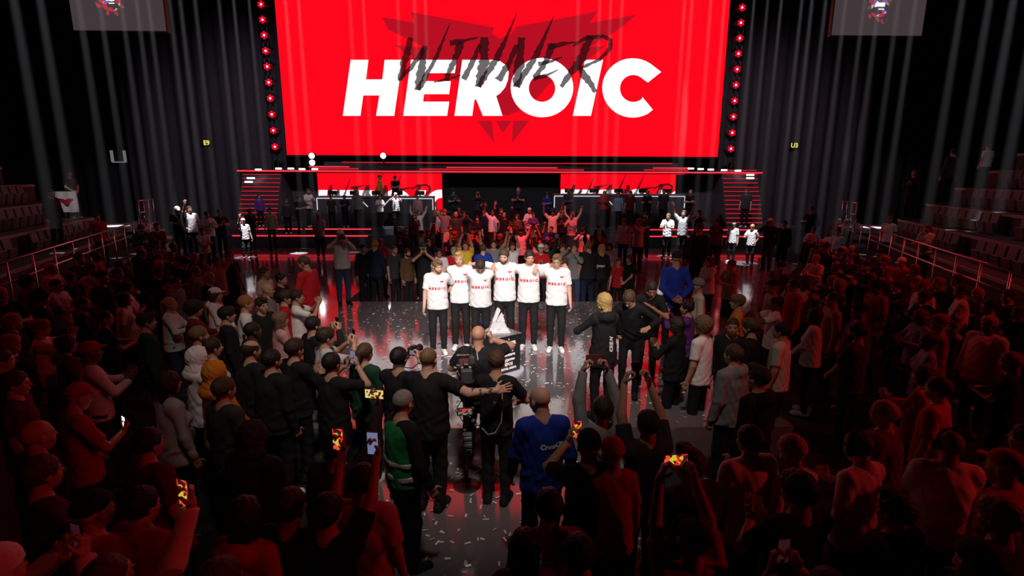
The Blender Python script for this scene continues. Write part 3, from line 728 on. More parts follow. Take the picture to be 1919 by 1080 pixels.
# hair and headgear meshes in head space
def nz(s, a):
    def g(X):
        x, y, z = X[..., 0]*s, X[..., 1]*s, X[..., 2]*s
        return a*(np.sin(x+1.7*np.sin(y*.9)+.6*z)*np.sin(y*1.1+1.3*np.sin(z))+.5*np.sin(2.1*z+x*1.9+y))
    return g
def hair_mesh(style):
    c, r = np.array(CRAN['c']), np.array(CRAN['r'])
    front = [(V(0, .083, .052), V(0, .8, -.6)/1.0)]           # keeps the forehead and face free
    def shell(g, z=0): return ell(c+[0, -.004, z], r+g, .02)
    n1 = nz(110, .003); low = (V(0, 0, -.045), V(0, .5, -.87)); ears = []
    if style == 'short': return nets([shell(.011, .004)], .0085, cuts=front+[low], noise=n1)
    if style == 'buzz': return nets([shell(.0045)], .0085, cuts=front+[(V(0, 0, -.03), V(0, .5, -.87))])
    if style == 'quiff': return nets([shell(.011, .004), ell((0, .06, .105), (.055, .045, .028), .03)], .0085, cuts=[(V(0, .098, .06), V(0, .8, -.6)), low], noise=nz(90, .004))
    if style == 'balding': return nets([shell(.008)], .0085, cuts=front+[low, (V(0, .0, .07), V(0, .25, .97))])
    if style == 'curly': return nets([shell(.032, .012), ell((0, -.05, -.02), (.085, .06, .07), .03)], .0095, cuts=[(V(0, .1, .03), V(0, .8, -.6)), (V(0, 0, -.05), V(0, .4, -.92))], noise=nz(150, .009))
    if style == 'fringe': return nets([shell(.015, .006), ell((0, .052, .07), (.068, .042, .045), .03)], .0085, cuts=[(V(0, .105, .03), V(0, .8, -.6)), (V(0, 0, -.04), V(0, .45, -.9))], noise=nz(90, .004))
    if style in ('long', 'longer', 'bob'):
        L = {'bob': -.13, 'long': -.24, 'longer': -.36}[style]
        P = [shell(.014, .004), ecap((0, -.06, .0), (0, -.075, L), .085, .06, 1.9, .03)]
        for s in (-1, 1): P.append(ecap((s*.07, -.005, .0), (s*.08, -.005, L+.06), .028, .02, .8, .03))
        return nets(P, .0095, cuts=[(V(0, .09, .045), V(0, .82, -.55))], noise=nz(80, .005), subs=[ell((0, .075, -.06), (.062, .07, .1), .015)])
    if style == 'ponytail':
        return nets([shell(.009, .003), ell((0, -.115, .045), (.024, .022, .024), .015), cone((0, -.13, .035), (0, -.14, -.14), .028, .014, .02)], .0085, cuts=[(V(0, .085, .05), V(0, .8, -.6)), (V(0, -.3, -.045), V(0, .35, -.9))][:1], noise=nz(90, .003), subs=[ell((0, .03, -.1), (.09, .085, .085), .01)])
    if style == 'bun':
        return nets([shell(.009, .003), ell((0, -.085, .105), (.035, .035, .032), .015)], .0085, cuts=front+[low], noise=nz(90, .003))
    if style == 'cap':
        return nets([ell(c+[0, 0, .012], r+[.014, .014, .016], .01), ell((0, .125, .052), (.066, .075, .009), .01)], .0085, cuts=[(V(0, 0, .04), V(0, .12, -.99))])
    if style == 'backcap':
        return nets([ell(c+[0, 0, .012], r+[.014, .014, .016], .01), ell((0, -.135, .025), (.062, .065, .009), .01)], .0085, cuts=[(V(0, 0, .03), V(0, -.1, -.99))])
    if style == 'beanie':
        return nets([ell(c+[0, -.005, .022], r+[.014, .016, .022], .01), ecap((0, -.01, .035), (0, -.012, .06), .094, .09, .8, .01)], .009, cuts=[(V(0, 0, .028), V(0, .15, -.98))], noise=nz(160, .002))
    if style == 'hood':
        return nets([ell((0, -.02, .02), (.105, .125, .122), .02), ell((0, -.06, -.13), (.12, .1, .09), .05)], .0105, subs=[ell((0, .1, -.02), (.078, .11, .115), .02)], noise=nz(60, .004))
    if style == 'beard':
        return nets([ell((0, .024, -.04), (.066, .075, .083), .02), ell((0, .05, -.09), (.036, .036, .03), .02)], .0075, cuts=[(V(0, .05, -.045), V(0, .35, .94)), (V(0, .0, -.02), V(0, -1, .0))], subs=[ell((0, .1, -.062), (.026, .03, .011), .006)], noise=nz(160, .0015))
HAIRM = {}
def hair(style):
    if style not in HAIRM:
        v, f = hair_mesh(style); HAIRM[style] = np_mesh(style if style in ('hood', 'beard', 'beanie') else 'hair', [(v, f, 0)])
    return HAIRM[style]
def gear_mesh(kind):
    if kind in HAIRM: return HAIRM[kind]
    mb = MB()
    if kind == 'headphones':
        mb.tube([(-.095*math.cos(R(a)), -.01, .03+.115*math.sin(R(a))) for a in range(0, 181, 15)], .011, 6)
        for s in (-1, 1): mb.lathe([(.03, 0), (.038, .012), (.038, .03), (.026, .042)], c=(s*.075, -.008, -.005), n=12, M=Matrix.Rotation(s*PI/2, 4, 'Y'))
    elif kind == 'glasses':
        for s in (-1, 1):
            mb.tube([(s*.033+.021*math.cos(R(a)), .098, .0+.016*math.sin(R(a))) for a in range(0, 361, 30)], .0026, 5)
            mb.tube([(s*.053, .096, .004), (s*.075, .06, .006), (s*.08, -.005, .0)], .0024, 5)
        mb.tube([(-.012, .099, .003), (0, .103, .006), (.012, .099, .003)], .0025, 5)
    HAIRM[kind] = mesh(kind, mb.v, mb.f, True); HAIRM[kind].materials.append(None); return HAIRM[kind]

# ---- pose -> joints -> meshes
def unit(v): v = np.asarray(v, float); return v/max(np.linalg.norm(v), 1e-9)
def ik(S, W, pole, a=.285, b=.26):
    d = W-S; L = np.linalg.norm(d); m = (a+b)*.992
    if L > m: W = S + d/L*m; d = W-S; L = m
    x = (a*a - b*b + L*L)/(2*L); h = math.sqrt(max(a*a - x*x, 1e-6)); u = d/L
    p = np.asarray(pole, float); p = unit(p - (p@u)*u); return S + u*x + p*h, W
POSES = {
 # name: right wrist, right pole, right palm normal, left wrist, left pole, left palm normal, hand styles
 'rest':   dict(r=((.245, .05, .87), (.3, -1, 0), (-1, .2, 0)), l=((-.245, .05, .87), (-.3, -1, 0), (1, .2, 0)), h=('relax', 'relax')),
 'clap':   dict(r=((.05, .31, 1.22), (1, -.3, -.8), (-1, 0, 0)), l=((-.05, .31, 1.24), (-1, -.3, -.8), (1, 0, 0)), h=('open', 'open'), hd=((-.1, .5, .85), (.1, .5, .85))),
 'phone':  dict(r=((.075, .33, 1.5), (1, -.2, -.9), (-.9, -.3, 0)), l=((-.075, .33, 1.5), (-1, -.2, -.9), (.9, -.3, 0)), h=('grip', 'grip'), hd=((-.25, .35, .9), (.25, .35, .9))),
 'lookphone': dict(r=((.09, .3, 1.2), (1, -.6, -.6), (-.5, -.6, .6)), l=((-.2, .12, .98), (-.6, -1, 0), (1, .2, 0)), h=('grip', 'relax'), hd=((-.4, .7, .5), None), head=(18, 0, 0)),
 'phoneup': dict(r=((.105, .24, 1.93), (1, .2, -.4), (-.85, -.2, 0)), l=((-.105, .24, 1.93), (-1, .2, -.4), (.85, -.2, 0)), h=('grip', 'grip'), hd=((-.35, .1, .92), (.35, .1, .92)), head=(-8, 0, 0)),
 'onephone': dict(r=((.2, .3, 1.86), (1, -.1, -.6), (-.6, -.6, 0)), l=((-.27, .06, .87), (-.3, -1, 0), (1, .2, 0)), h=('grip', 'relax'), hd=((-.05, .15, 1), None), head=(-5, 0, 0)),
 'cheer':  dict(r=((.36, .1, 1.88), (1, -.3, 0), (0, 1, 0)), l=((-.36, .12, 1.9), (-1, -.3, 0), (0, 1, 0)), h=('open', 'fist'), head=(-6, 0, 0)),
 'wave':   dict(r=((.3, .12, 1.9), (1, -.2, 0), (0, 1, 0)), l=((-.24, .14, .95), (-.6, -1, 0), (1, .3, 0)), h=('open', 'relax')),
 'crossed': dict(r=((-.11, .2, 1.2), (1, .1, -.8), (0, -1, 0)), l=((.11, .22, 1.17), (-1, .1, -.8), (0, -1, 0)), h=('relax', 'relax'), hd=((-1, .1, .15), (1, .1, .1))),
 'front':  dict(r=((.06, .24, 1.0), (1, -.6, 0), (-.3, -1, 0)), l=((-.06, .26, .98), (-1, -.6, 0), (.3, -1, 0)), h=('relax', 'relax'), hd=((-.7, .5, -.4), (.7, .5, -.4))),
 'back':   dict(r=((.08, -.19, .98), (1, .2, 0), (0, -1, 0)), l=((-.06, -.2, .96), (-1, .2, 0), (0, -1, 0)), h=('relax', 'relax'), hd=((-.9, -.2, -.2), (.9, -.2, -.2))),
 'point':  dict(r=((.34, .5, 1.3), (.6, -.3, -1), (-.6, 0, -1)), l=((-.25, .12, .92), (-.4, -1, 0), (1, .2, 0)), h=('open', 'relax')),
 'camera': dict(r=((.12, .22, 1.56), (1, -.3, -1), (-1, 0, 0)), l=((-.09, .28, 1.52), (-.8, -.2, -1), (.6, 0, .8)), h=('grip', 'grip'), hd=((-.3, .4, .8), (.2, .5, .8))),
}
BUILDS = {'m': dict(sw=.166, ch=.148, be=.135, pe=.148, arm=1.0, f=1.42, leg=1.0), 'f': dict(sw=.145, ch=.132, be=.116, pe=.158, arm=.86, f=1.38, leg=.96),
          'big': dict(sw=.176, ch=.172, be=.178, pe=.168, arm=1.15, f=1.22, leg=1.12), 'slim': dict(sw=.156, ch=.134, be=.118, pe=.138, arm=.88, f=1.42, leg=.88)}
P0 = V(0, 0, .95)
class Figure:
    def __init__(s, pose, build='m', sleeve='short', vox=.0145, cvox=.0135, hem=.84, belly=0.0, vest=False, puff=0.0, slab=None):
        p = POSES[pose] if isinstance(pose, str) else pose; B = BUILDS[build]; s.pose = pose; s.build = build; fem = build == 'f'
        lp, lr, lt = [R(a) for a in p.get('lean', (0, 0, 0))]
        T = rotm('Z', lt)@rotm('Y', lr)@rotm('X', -lp)
        J = lambda *q: P0 + T@(V(*q)-P0)
        hp, hr, ht = [R(a) for a in p.get('head', (0, 0, 0))]
        s.HR = T@rotm('Z', ht)@rotm('Y', hr)@rotm('X', -hp); nb = J(0, -.018, 1.455); s.HC = nb + (T@rotm('Z', ht)@rotm('Y', hr*.6)@rotm('X', -hp*.6))@V(0, .032, .168)
        sw, ch, be, pe, f, am, lg = B['sw'], B['ch'], B['be']+belly, B['pe'], B['f'], B['arm'], B['leg']
        SR, SL = J(sw, -.01, 1.415), J(-sw, -.01, 1.415)
        arms = []
        for sd, S in (('r', SR), ('l', SL)):
            Wt, pole, pn = p[sd]; Wt = np.asarray(Wt, float)
            E, Wr = ik(S, Wt, pole); arms.append((S, E, Wr, np.asarray(pn, float)))
        hd = p.get('hd', (None, None)); s.hands = []
        body = [ecap(J(0, -.005, 1.16), J(0, -.008, 1.31), ch*.97, ch, f, .03, T), ecap(J(0, 0, .98), J(0, 0, 1.16), be, be*.97, f*.93, .05, T),
                ecap(V(0, -.01, .9), J(0, -.01, .99), pe, pe*.97, f*.95, .05), cone(J(-sw*.7, -.012, 1.4), J(sw*.7, -.012, 1.4), .062, .062, .05),
                cone(nb, s.HC + s.HR@V(0, -.025, -.04), .06*(.86 if fem else 1), .054*(.86 if fem else 1), .03)]
        body += [cone(J(0, -.022, 1.462), J(sx*sw*.85, -.014, 1.428), .046, .05, .04) for sx in (-1, 1)]
        if fem: body += [ell(J(sx*.065, .085, 1.255), (.062, .055, .06), .03, T) for sx in (-1, 1)]
        legs = []; st = p.get('feet', (.1, .1)); sy = p.get('step', (0, 0))
        for sx, fx, fy in ((1, st[0], sy[0]), (-1, st[1], sy[1])):
            legs.append((V(sx*.086, -.005, .9), V(sx*(fx*.5+.048), .02+fy*.5, .5), V(sx*fx, -.025+fy, .09)))
        for h_, k_, a_ in legs:
            body += [cone(h_, k_, .085*lg, .056*lg, .03), cone(k_, a_, .055*lg, .036*lg, .02)]
        for i, (S, E, Wr, pn) in enumerate(arms):
            body += [cone(S, E, .05*am, .041*am, .03), cone(E, Wr, .041*am, .027*am, .015)]
        v, fc = nets(body, vox); parts = [(v, fc, 0)]
        for hv, hf, sl in HEADS[fem]: parts.append((xf(hv, s.HR, s.HC), hf, sl))
        for i, (S, E, Wr, pn) in enumerate(arms):
            d = unit(hd[i]) if hd[i] is not None else unit(Wr-E); n = unit(pn - (pn@d)*d); z = -n; x = np.cross(d, z)
            Rm = np.stack([x, d, z], 1); hv, hf = HANDS[p['h'][i]]; hv = hv*(.9 if fem else 1.0)
            if i == 1: hv = hv*[-1, 1, 1]; hf = hf[:, ::-1]
            parts.append((xf(hv, Rm, Wr), hf, 0)); s.hands.append((Rm, Wr))
        s.body = np_mesh('person', parts, 4)
        # top
        lo = (.02 if sleeve != 'tight' else .012) + puff
        ph0 = random.uniform(0, 6)
        def fold(X):
            x, y, z = X[..., 0], X[..., 1], X[..., 2]; w = np.clip((1.34-z)*2.4, .22, 1.15)
            return w*(.0040*np.sin(52*z + 38*np.abs(x) + 3.4*np.sin(15*x+ph0) + 12*y)*(.6+.4*np.sin(9*x+7*z+ph0)) + .0045*np.sin(31*z - 44*x + 2.2*np.sin(23*z+ph0) + 14*y)) + .002*np.sin(70*x-50*y+40*z)
        top = [ecap(J(0, -.004, hem-.12), J(0, -.006, 1.29), max(pe, be)+lo+.024, ch+lo, f*.9, .04, T), cone(J(-sw*.72, -.012, 1.395), J(sw*.72, -.012, 1.395), .074+puff, .074+puff, .05),
               cone(J(-.05, -.02, 1.44), J(.05, -.02, 1.44), .055, .055, .04)]
        top += [cone(J(sx*.05, -.022, 1.452), J(sx*sw*.85, -.014, 1.425), .054, .062+puff, .04) for sx in (-1, 1)]
        if fem: top += [ell(J(sx*.062, .09, 1.25), (.068, .06, .065), .04, T) for sx in (-1, 1)]
        for i, (S, E, Wr, pn) in enumerate(arms):
            u = unit(E-S); sh = sleeve
            if sh in ('short', 'tight'):
                e = S + (E-S)*.74; top.append(cone(S, e, .066*am, .063*am, .035, cut=[(e, u)]))
            elif sh == 'long' or sh == 'hoodie':
                w = E + (Wr-E)*.93; top += [cone(S, E, .063*am, .054*am, .035), cone(E, w, .056*am, .042*am, .02, cut=[(w+unit(Wr-E)*.01, unit(Wr-E))])]
        if sleeve == 'hoodie': top += [ell(J(0, -.1, 1.45), (.115, .07, .075), .04, T), ecap(J(0, 0, .88), J(0, 0, .93), pe+.032, pe+.03, f*.9, .03)]
        subs = [] if sleeve != 'none' else []
        hemc = J(0, 0, hem); up = T@V(0, 0, -1)
        if vest: top = top[:3]
        s.T = T; s.J = J
        v, fc = nets(top, cvox, cuts=[(hemc, up)] + ([(J(0, 0, slab), -up)] if slab else []), noise=fold, subs=[ell(nb + T@V(0, .02, .055), (.072, .07, .06), .01, T)])
        s.topv, s.topf = v, fc; s.top = np_mesh('shirt', [(v, fc, 0)])
        key = ('leg', build, tuple(st), tuple(sy))
        if key not in TROUS:
            tr = [ecap(V(0, -.008, .88), V(0, -.006, 1.0), pe+.012, pe+.008, f*.92, .04)]
            for h_, k_, a_ in legs: tr += [cone(h_, k_, .09*lg, .068*lg, .04), cone(k_, a_, .07*lg, .053*lg, .02)]
            v, fc = nets(tr, .015, cuts=[(V(0, 0, .055), V(0, 0, -1)), (V(0, 0, 1.04), V(0, 0, 1))], noise=lambda X: .003*np.sin(48*X[..., 2]+30*X[..., 0]+9*X[..., 1])*np.clip(1.4-1.2*X[..., 2], .3, 1.2))
            TROUS[key] = np_mesh('trousers', [(v, fc, 0)])
        s.trousers = TROUS[key]; s.legs = legs
TROUS = {}
FIGS = {}
def figure(pose, build, sleeve):
    k = (pose, build, sleeve)
    if k not in FIGS:
        # the body is shared between the sleeve variants of one pose
        FIGS[k] = Figure(pose, build, sleeve)
        for k2 in FIGS:
            if k2[:2] == k[:2] and k2 != k: old = FIGS[k].body; FIGS[k].body = FIGS[k2].body; bpy.data.meshes.remove(old); break
    return FIGS[k]

SKINS = {'fair': (.56, .33, .25), 'light': (.48, .27, .19), 'tan': (.36, .19, .125), 'brown': (.17, .085, .055), 'dark': (.075, .04, .028)}
for k, c in SKINS.items(): mat('skin_'+k, c, .5, var=.12, scale=14, spec=.4)
EYEW, EYED, LIPS = mat('eye_white', (.6, .57, .55), .2), mat('eye_dark', (.03, .02, .018), .3), mat('lips', (.38, .13, .11), .5)
HAIRC = {'black': (.012, .01, .01), 'dark brown': (.03, .018, .012), 'brown': (.07, .04, .022), 'light brown': (.16, .095, .05), 'blond': (.42, .27, .1), 'ginger': (.3, .11, .04), 'grey': (.25, .24, .23)}
for k, c in HAIRC.items(): mat('hair_'+k.replace(' ', '_'), c, .55, var=.45, scale=60, bump=.5)
CLOTH = {'white': (.75, .74, .76), 'black': (.012, .012, .014), 'dark grey': (.04, .04, .045), 'grey': (.2, .2, .21), 'navy': (.012, .018, .045), 'blue': (.012, .035, .3), 'red': (.42, .012, .02), 'dark red': (.13, .012, .018),
         'green': (.02, .1, .045), 'dark green': (.012, .05, .03), 'orange': (.62, .22, .02), 'yellow': (.7, .5, .04), 'beige': (.4, .32, .22), 'pink': (.55, .27, .3), 'purple': (.1, .03, .2), 'brown': (.11, .06, .03), 'light blue': (.3, .4, .55), 'jeans blue': (.04, .06, .12), 'cream': (.6, .54, .44), 'vest green': (.02, .22, .07), 'silver': (.5, .5, .52)}
for k, c in CLOTH.items(): mat('cloth_'+k.replace(' ', '_'), c, .85, var=.14, scale=24, spec=.2, bump=.15)
def cl(k): return MATS['cloth_'+k.replace(' ', '_')]
def setm(o, *ms):
    for i, m in enumerate(ms):
        if i < len(o.material_slots): o.material_slots[i].link = 'OBJECT'; o.material_slots[i].material = m
PEOPLE = []      # (object, short reference or None, attributes)
SPOTS = []
def place(fig, x, y, z, rz, h=1.75, top='black', legs='black', hairs=('short', 'brown'), skin='light', shoes='black', beard=None, gear=(), topname='shirt', gearcol='black'):
    s = h/1.785
    o = bpy.data.objects.new('person', fig.body); COL.objects.link(o); o.location = (x, y, z); o.rotation_euler.z = rz; o.scale = (s,)*3
    setm(o, MATS['skin_'+skin], EYEW, EYED, LIPS)
    def child(name, me, m, M=None):
        c = bpy.data.objects.new(name, me); COL.objects.link(c); c.parent = o
        if M is not None: c.matrix_local = M
        setm(c, m); return c
    t_ = child(topname, fig.top, cl(top)); child('trousers', fig.trousers, cl(legs))
    for i, (h_, k_, a_) in enumerate(fig.legs):
        child('shoe', SHOE, cl(shoes), Matrix.Translation((a_[0], a_[1]+.02, 0)) @ Matrix.Rotation(R(-9 if i == 0 else 9), 4, 'Z'))
    HM = Matrix.Translation(fig.HC) @ Matrix(fig.HR.tolist()).to_4x4()
    for st in hairs[0].split('+'):
        if st == 'bald': continue
        m = cl(hairs[2] if len(hairs) > 2 else gearcol) if st in ('cap', 'backcap', 'beanie', 'hood') else MATS['hair_'+hairs[1].replace(' ', '_')]
        if st == 'hood': m = cl(top)
        nm = {'cap': 'cap', 'backcap': 'cap', 'beanie': 'beanie', 'hood': 'hood'}.get(st, 'hair'); child(nm, hair(st), m, HM)
    if beard: child('beard', hair('beard'), MATS['hair_'+beard.replace(' ', '_')], HM)
    for g in gear: child(g, gear_mesh(g), cl(gearcol), HM)
    SPOTS.append((x, y)); return o, t_
def heading(x, y, tx, ty): return math.atan2(ty-y, tx-x) - PI/2
def decal(o, fig, txt, size, xc, zc, m, back=False, bold=.004, rot=0.0, name='lettering', poly=None):
    """flat print wrapped onto the shirt front (or back)"""
    if poly is None: v, f = text_mesh(txt, size, bold)
    else: v, f = poly
    bvh = BVHTree.FromPolygons([tuple(a) for a in fig.topv], [tuple(int(i) for i in q) for q in fig.topf])
    sg = -1 if back else 1; out = []; cr, sr = math.cos(R(rot)), math.sin(R(rot))
    for a, b, c in v:
        a, b = a*cr - b*sr, a*sr + b*cr
        hit = bvh.ray_cast(Vector((xc - sg*a, sg*.6, zc+b)), Vector((0, -sg, 0)))
        out.append((hit[0] + Vector((0, sg*.004, 0))) if hit[0] else Vector((xc-sg*a, sg*.14, zc+b)))
    c = link(name, mesh(name, out, f), m, o); return c
# phones and cameras
def phone_proto():
    root = empty('smartphone')
    MB().box((0, 0, 0), (.037, .005, .076), bev=.004).build('case', SATIN, root)
    me = mesh('display', [(-.034, -.0056, -.072), (.034, -.0056, -.072), (.034, -.0056, .072), (-.034, -.0056, .072)], [(0, 1, 2, 3)]); link('display', me, emit('phone_display', (.5, .03, .03), .6), root)
    MB().lathe([(.008, 0), (.007, .003)], c=(.02, .005, .055), n=8, M=Matrix.Rotation(-PI/2, 4, 'X')).build('lens', SATIN, root)
    return root
PH0 = phone_proto(); PH_USED = [False]
def feed(name, cols, sc):
    if name in MATS: return MATS[name]
    m = bpy.data.materials.new(name); t = nt(m); t.nodes.clear(); N = t.nodes.new
    o = N('ShaderNodeOutputMaterial'); e = N('ShaderNodeEmission'); tc = N('ShaderNodeTexCoord'); vo = N('ShaderNodeTexVoronoi'); rp = N('ShaderNodeValToRGB'); sp = N('ShaderNodeSeparateColor')
    vo.inputs['Scale'].default_value = sc; t.links.new(tc.outputs['Object'], vo.inputs['Vector']); t.links.new(vo.outputs['Color'], sp.inputs[0]); t.links.new(sp.outputs[0], rp.inputs[0])
    rp.color_ramp.interpolation = 'CONSTANT'; el = rp.color_ramp.elements; el[0].color = cols[0] + (1,); el[1].color = cols[-1] + (1,); el[1].position = .85
    for i, c in enumerate(cols[1:-1]): q = el.new(.3+.5*i/max(1, len(cols)-2)); q.color = c + (1,)
    t.links.new(rp.outputs[0], e.inputs[0]); t.links.new(e.outputs[0], o.inputs[0]); e.inputs[1].default_value = .8; MATS[name] = m; return m
FEEDS = {'dim': emit('phone_dim', (.05, .01, .012), .6), 'red': feed('phone_red', [(.9, .02, .02), (.05, .01, .01), (.8, .6, .05), (1, .1, .05)], 45), 'yellow': feed('phone_yellow', [(1, .6, .1), (.1, .02, .01), (1, .9, .3), (1, .8, .5)], 60),
         'white': emit('phone_white', (.95, .97, 1), 1.6), 'blue': emit('phone_blue', (.35, .4, .7), .4), 'off': emit('phone_off', (.004, .004, .004), .1)}
def phone(o, fig, kind, label, landscape=False, both=False, tilt=0):
    if not PH_USED[0]: q = PH0; PH_USED[0] = True
    else: q = copy_tree(PH0)
    s = o.scale.x; Mo = Matrix.LocRotScale(o.location, o.rotation_euler, (s,)*3)
    if both: c = (fig.hands[0][1] + fig.hands[1][1])/2 + np.array([0, .03, .085 if not landscape else .095])
    else: Rm, w = fig.hands[0]; c = w + Rm@V(-.012, .075, -.028)
    c = Mo @ Vector(c); q.location = c
    q.rotation_euler = (R(-tilt), R(90) if landscape else 0, o.rotation_euler.z)
    tag(q, label, 'phone', 'smartphones held up in the crowd')
    for ch in q.children:
        if ch.name.startswith('display'): ch.material_slots[0].link = 'OBJECT'; ch.material_slots[0].material = FEEDS[kind]
    return q
# ------------------------------------------------------------------ the six winners
PRINT_RED = mat('print_red', (.5, .01, .04), .7)
def emblem_poly(sz):
    v = []; f = []
    for poly in EMB[:2]:
        pts = [Vector(((x-940)/1430*sz, -(y-300)/1430*sz, 0)) for x, y in poly]; n0 = len(v); v += [tuple(p) for p in pts]
        f += [tuple(i+n0 for i in t_) for t_ in tessellate_polygon([pts])]
    return v, f
REST_R = POSES['rest']['r']; REST_L = POSES['rest']['l']
HB = ((.42, -.17, 1.34), (.2, -1, -.2), (0, 1, 0)); HBL = ((-.42, -.17, 1.34), (-.2, -1, -.2), (0, 1, 0))
def over(x, sgn): return ((x, .0, 1.47), (.1*sgn, -1, .1), (0, -.5, -1))
PL = [
 (-1.13, 9.12, 1.73, dict(r=REST_R, l=((-.13, -.2, 1.05), (-1, -.6, 0), (0, 1, 0)), h=('relax', 'relax'), head=(10, 0, 24)), 'm', ('quiff', 'light brown'), 'fair', 'light brown', (), 'bearded man in white jersey at the left end of the embracing line'),
 (-.75, 9.4, 1.83, dict(r=HB, l=HBL, h=('relax', 'relax'), head=(6, 3, -8)), 'm', ('quiff', 'blond'), 'fair', None, (), 'tall blond man in white jersey, second from the left in the embracing line'),
 (-.38, 9.2, 1.80, dict(r=HB, l=HBL, h=('relax', 'relax'), head=(48, 0, 0), lean=(7, 0, 0)), 'm', ('short', 'dark brown'), 'light', 'dark brown', (), 'man in white jersey with bowed head, third from left in the embracing line'),
 (.05, 9.45, 1.88, dict(r=over(.60, 1), l=HBL, h=('relax', 'relax'), hd=((.25, .7, -.65), None), head=(14, 0, -14)), 'm', ('short', 'brown'), 'fair', 'brown', (), 'tallest man in white jersey, bearded, in the middle of the embracing line'),
 (.48, 9.38, 1.86, dict(r=over(.60, 1), l=over(-.62, -1), h=('relax', 'relax'), hd=((.25, .7, -.65), (-.25, .7, -.65)), head=(8, 0, 12)), 'm', ('short', 'dark brown'), 'light', None, (), 'dark-haired man in white jersey, second from the right in the embracing line'),
 (.97, 9.25, 1.81, dict(r=((.37, -.02, 1.5), (.5, -1, -.5), (0, -.5, -1)), l=REST_L, h=('relax', 'relax'), hd=((.2, .7, -.65), None), head=(8, 0, -10)), 'm', ('quiff', 'light brown'), 'fair', None, ('glasses',), 'man in white jersey with glasses at the right end of the embracing line'),
]
for i, (x, y, h, pose, bd, hr, sk, brd, gear, lab) in enumerate(PL):
    fig = Figure(pose, bd, 'short', .0125, .011, hem=.85, puff=.009)
    o, top = place(fig, x, y, Z1, heading(x, y, 0, 0), h, 'white', 'black', hr, sk, 'white', brd, gear, 'jersey')
    tag(o, lab, 'person'); PEOPLE.append((o, None, None))
    zc = 1.235 if i != 2 else 1.2
    decal(top, fig, 'H E R O I C', .06, 0, zc, PRINT_RED, bold=.004, name='print')
    decal(top, fig, '', 0, -.085, zc+.125, PRINT_RED, poly=emblem_poly(.085), name='crest')

# ------------------------------------------------------------------ trophy on its podium
pc = on_z(936, 700, Z1)
pod = empty('podium', (pc.x, pc.y+.12, Z1), R(38)); tag(pod, 'black square podium with white sponsor print in front of the white-shirted line', 'podium')
MB().box((0, 0, .34), (.24, .24, .3), bev=.008).build('column', mat('podium_black', (.014, .014, .017), .3, spec=.6), pod)
MB().box((0, 0, .645), (.255, .255, .008)).build('top_plate', mat('podium_top', (.035, .035, .04), .15, spec=.7), pod)
mb = MB(); pts = [(x*.4, y*.4) for x, y in [(math.cos(R(a)), math.sin(R(a))) for a in range(0, 360, 15)]]
mb.prism(pts, 0, .035, Matrix()); mb.build('base_plate', mat('podium_base', (.5, .48, .6), .25), pod)
WPRINT = mat('print_white', (.75, .75, .77), .6)
for txt, sz, zz in (('PREMIER', .075, .52), ('betway', .07, .42), ('coinbase', .07, .34), ('elgiganten', .06, .26), ('EPOS', .07, .18), ('ROYAL ARENA', .045, .11)):
    v, f = text_mesh(txt, sz, .004)
    link('print', mesh('print', [(a, -.2425, b+zz) for a, b, c in v], f), WPRINT, pod)
link('print', mesh('print', [(-.13, -.2425, .475), (.13, -.2425, .475), (.13, -.2425, .481), (-.13, -.2425, .481)], [(0, 1, 2, 3)]), WPRINT, pod)
link('print', mesh('print', [(-.015, -.2425, .575), (.015, -.2425, .575), (0, -.2425, .61)], [(0, 1, 2)]), WPRINT, pod)
tr = empty('trophy', (pc.x-.02, pc.y+.14, Z1+.653), R(8)); tag(tr, 'triangular silver and glass trophy standing on the black podium', 'trophy')
GLASSY = mat('trophy_glass', (.7, .71, .76), .12, .25, .2, 30); CHR2 = mat('trophy_silver', (.85, .85, .88), .3, .35, .1, 20)
def tri_prism(name, poly, th, m, off=0):
    MB().prism(poly, -th/2, th/2, Matrix.Translation((0, off, 0)) @ Matrix.Rotation(PI/2, 4, 'X')).build(name, m, tr)
tri_prism('base', [(-.19, 0), (.19, 0), (.17, .035), (-.17, .035)], .2, CHR2)
tri_prism('lower_block', [(-.155, .036), (.155, .036), (.095, .17), (-.095, .17)], .11, GLASSY)
tri_prism('crest_plate', [(-.035, .06), (.035, .06), (0, .15)], .02, CHR2, -.062)
tri_prism('left_blade', [(-.10, .175), (-.045, .175), (.035, .36), (.005, .40), (-.02, .38)], .06, CHR2)
tri_prism('middle_blade', [(-.035, .175), (.02, .175), (.085, .275), (.06, .31)], .075, GLASSY)
tri_prism('right_blade', [(.03, .175), (.105, .175), (.075, .265)], .06, CHR2)

# ------------------------------------------------------------------ crew around the platform
def hp(px, py, z, h):           # where somebody of height h standing at level z has the top of the head at this pixel
    p = on_z(px, py, z+h); return p.x, p.y
def crew(px, py, z, h, pose, build, sleeve, top, legs, hairs, skin, face, label, ref, D=None, beard=None, gear=(), shoes='black', topname='shirt', hem=.86, belly=0, gearcol='black', vox=.0135, cvox=.012, hfix=None):
    x, y = hp(px, py, z, h)
    if D: p = at_y(px, py, D); x, y, h = p.x, D, p.z-z
    if hfix: h = hfix
    fig = Figure(pose, build, sleeve, vox, cvox, hem=hem, belly=belly)
    o, t_ = place(fig, x, y, z, heading(x, y, *face), h, top, legs, hairs, skin, shoes, beard, gear, topname, gearcol)
    tag(o, label, 'person'); PEOPLE.append((o, ref, None)); return o, t_, fig
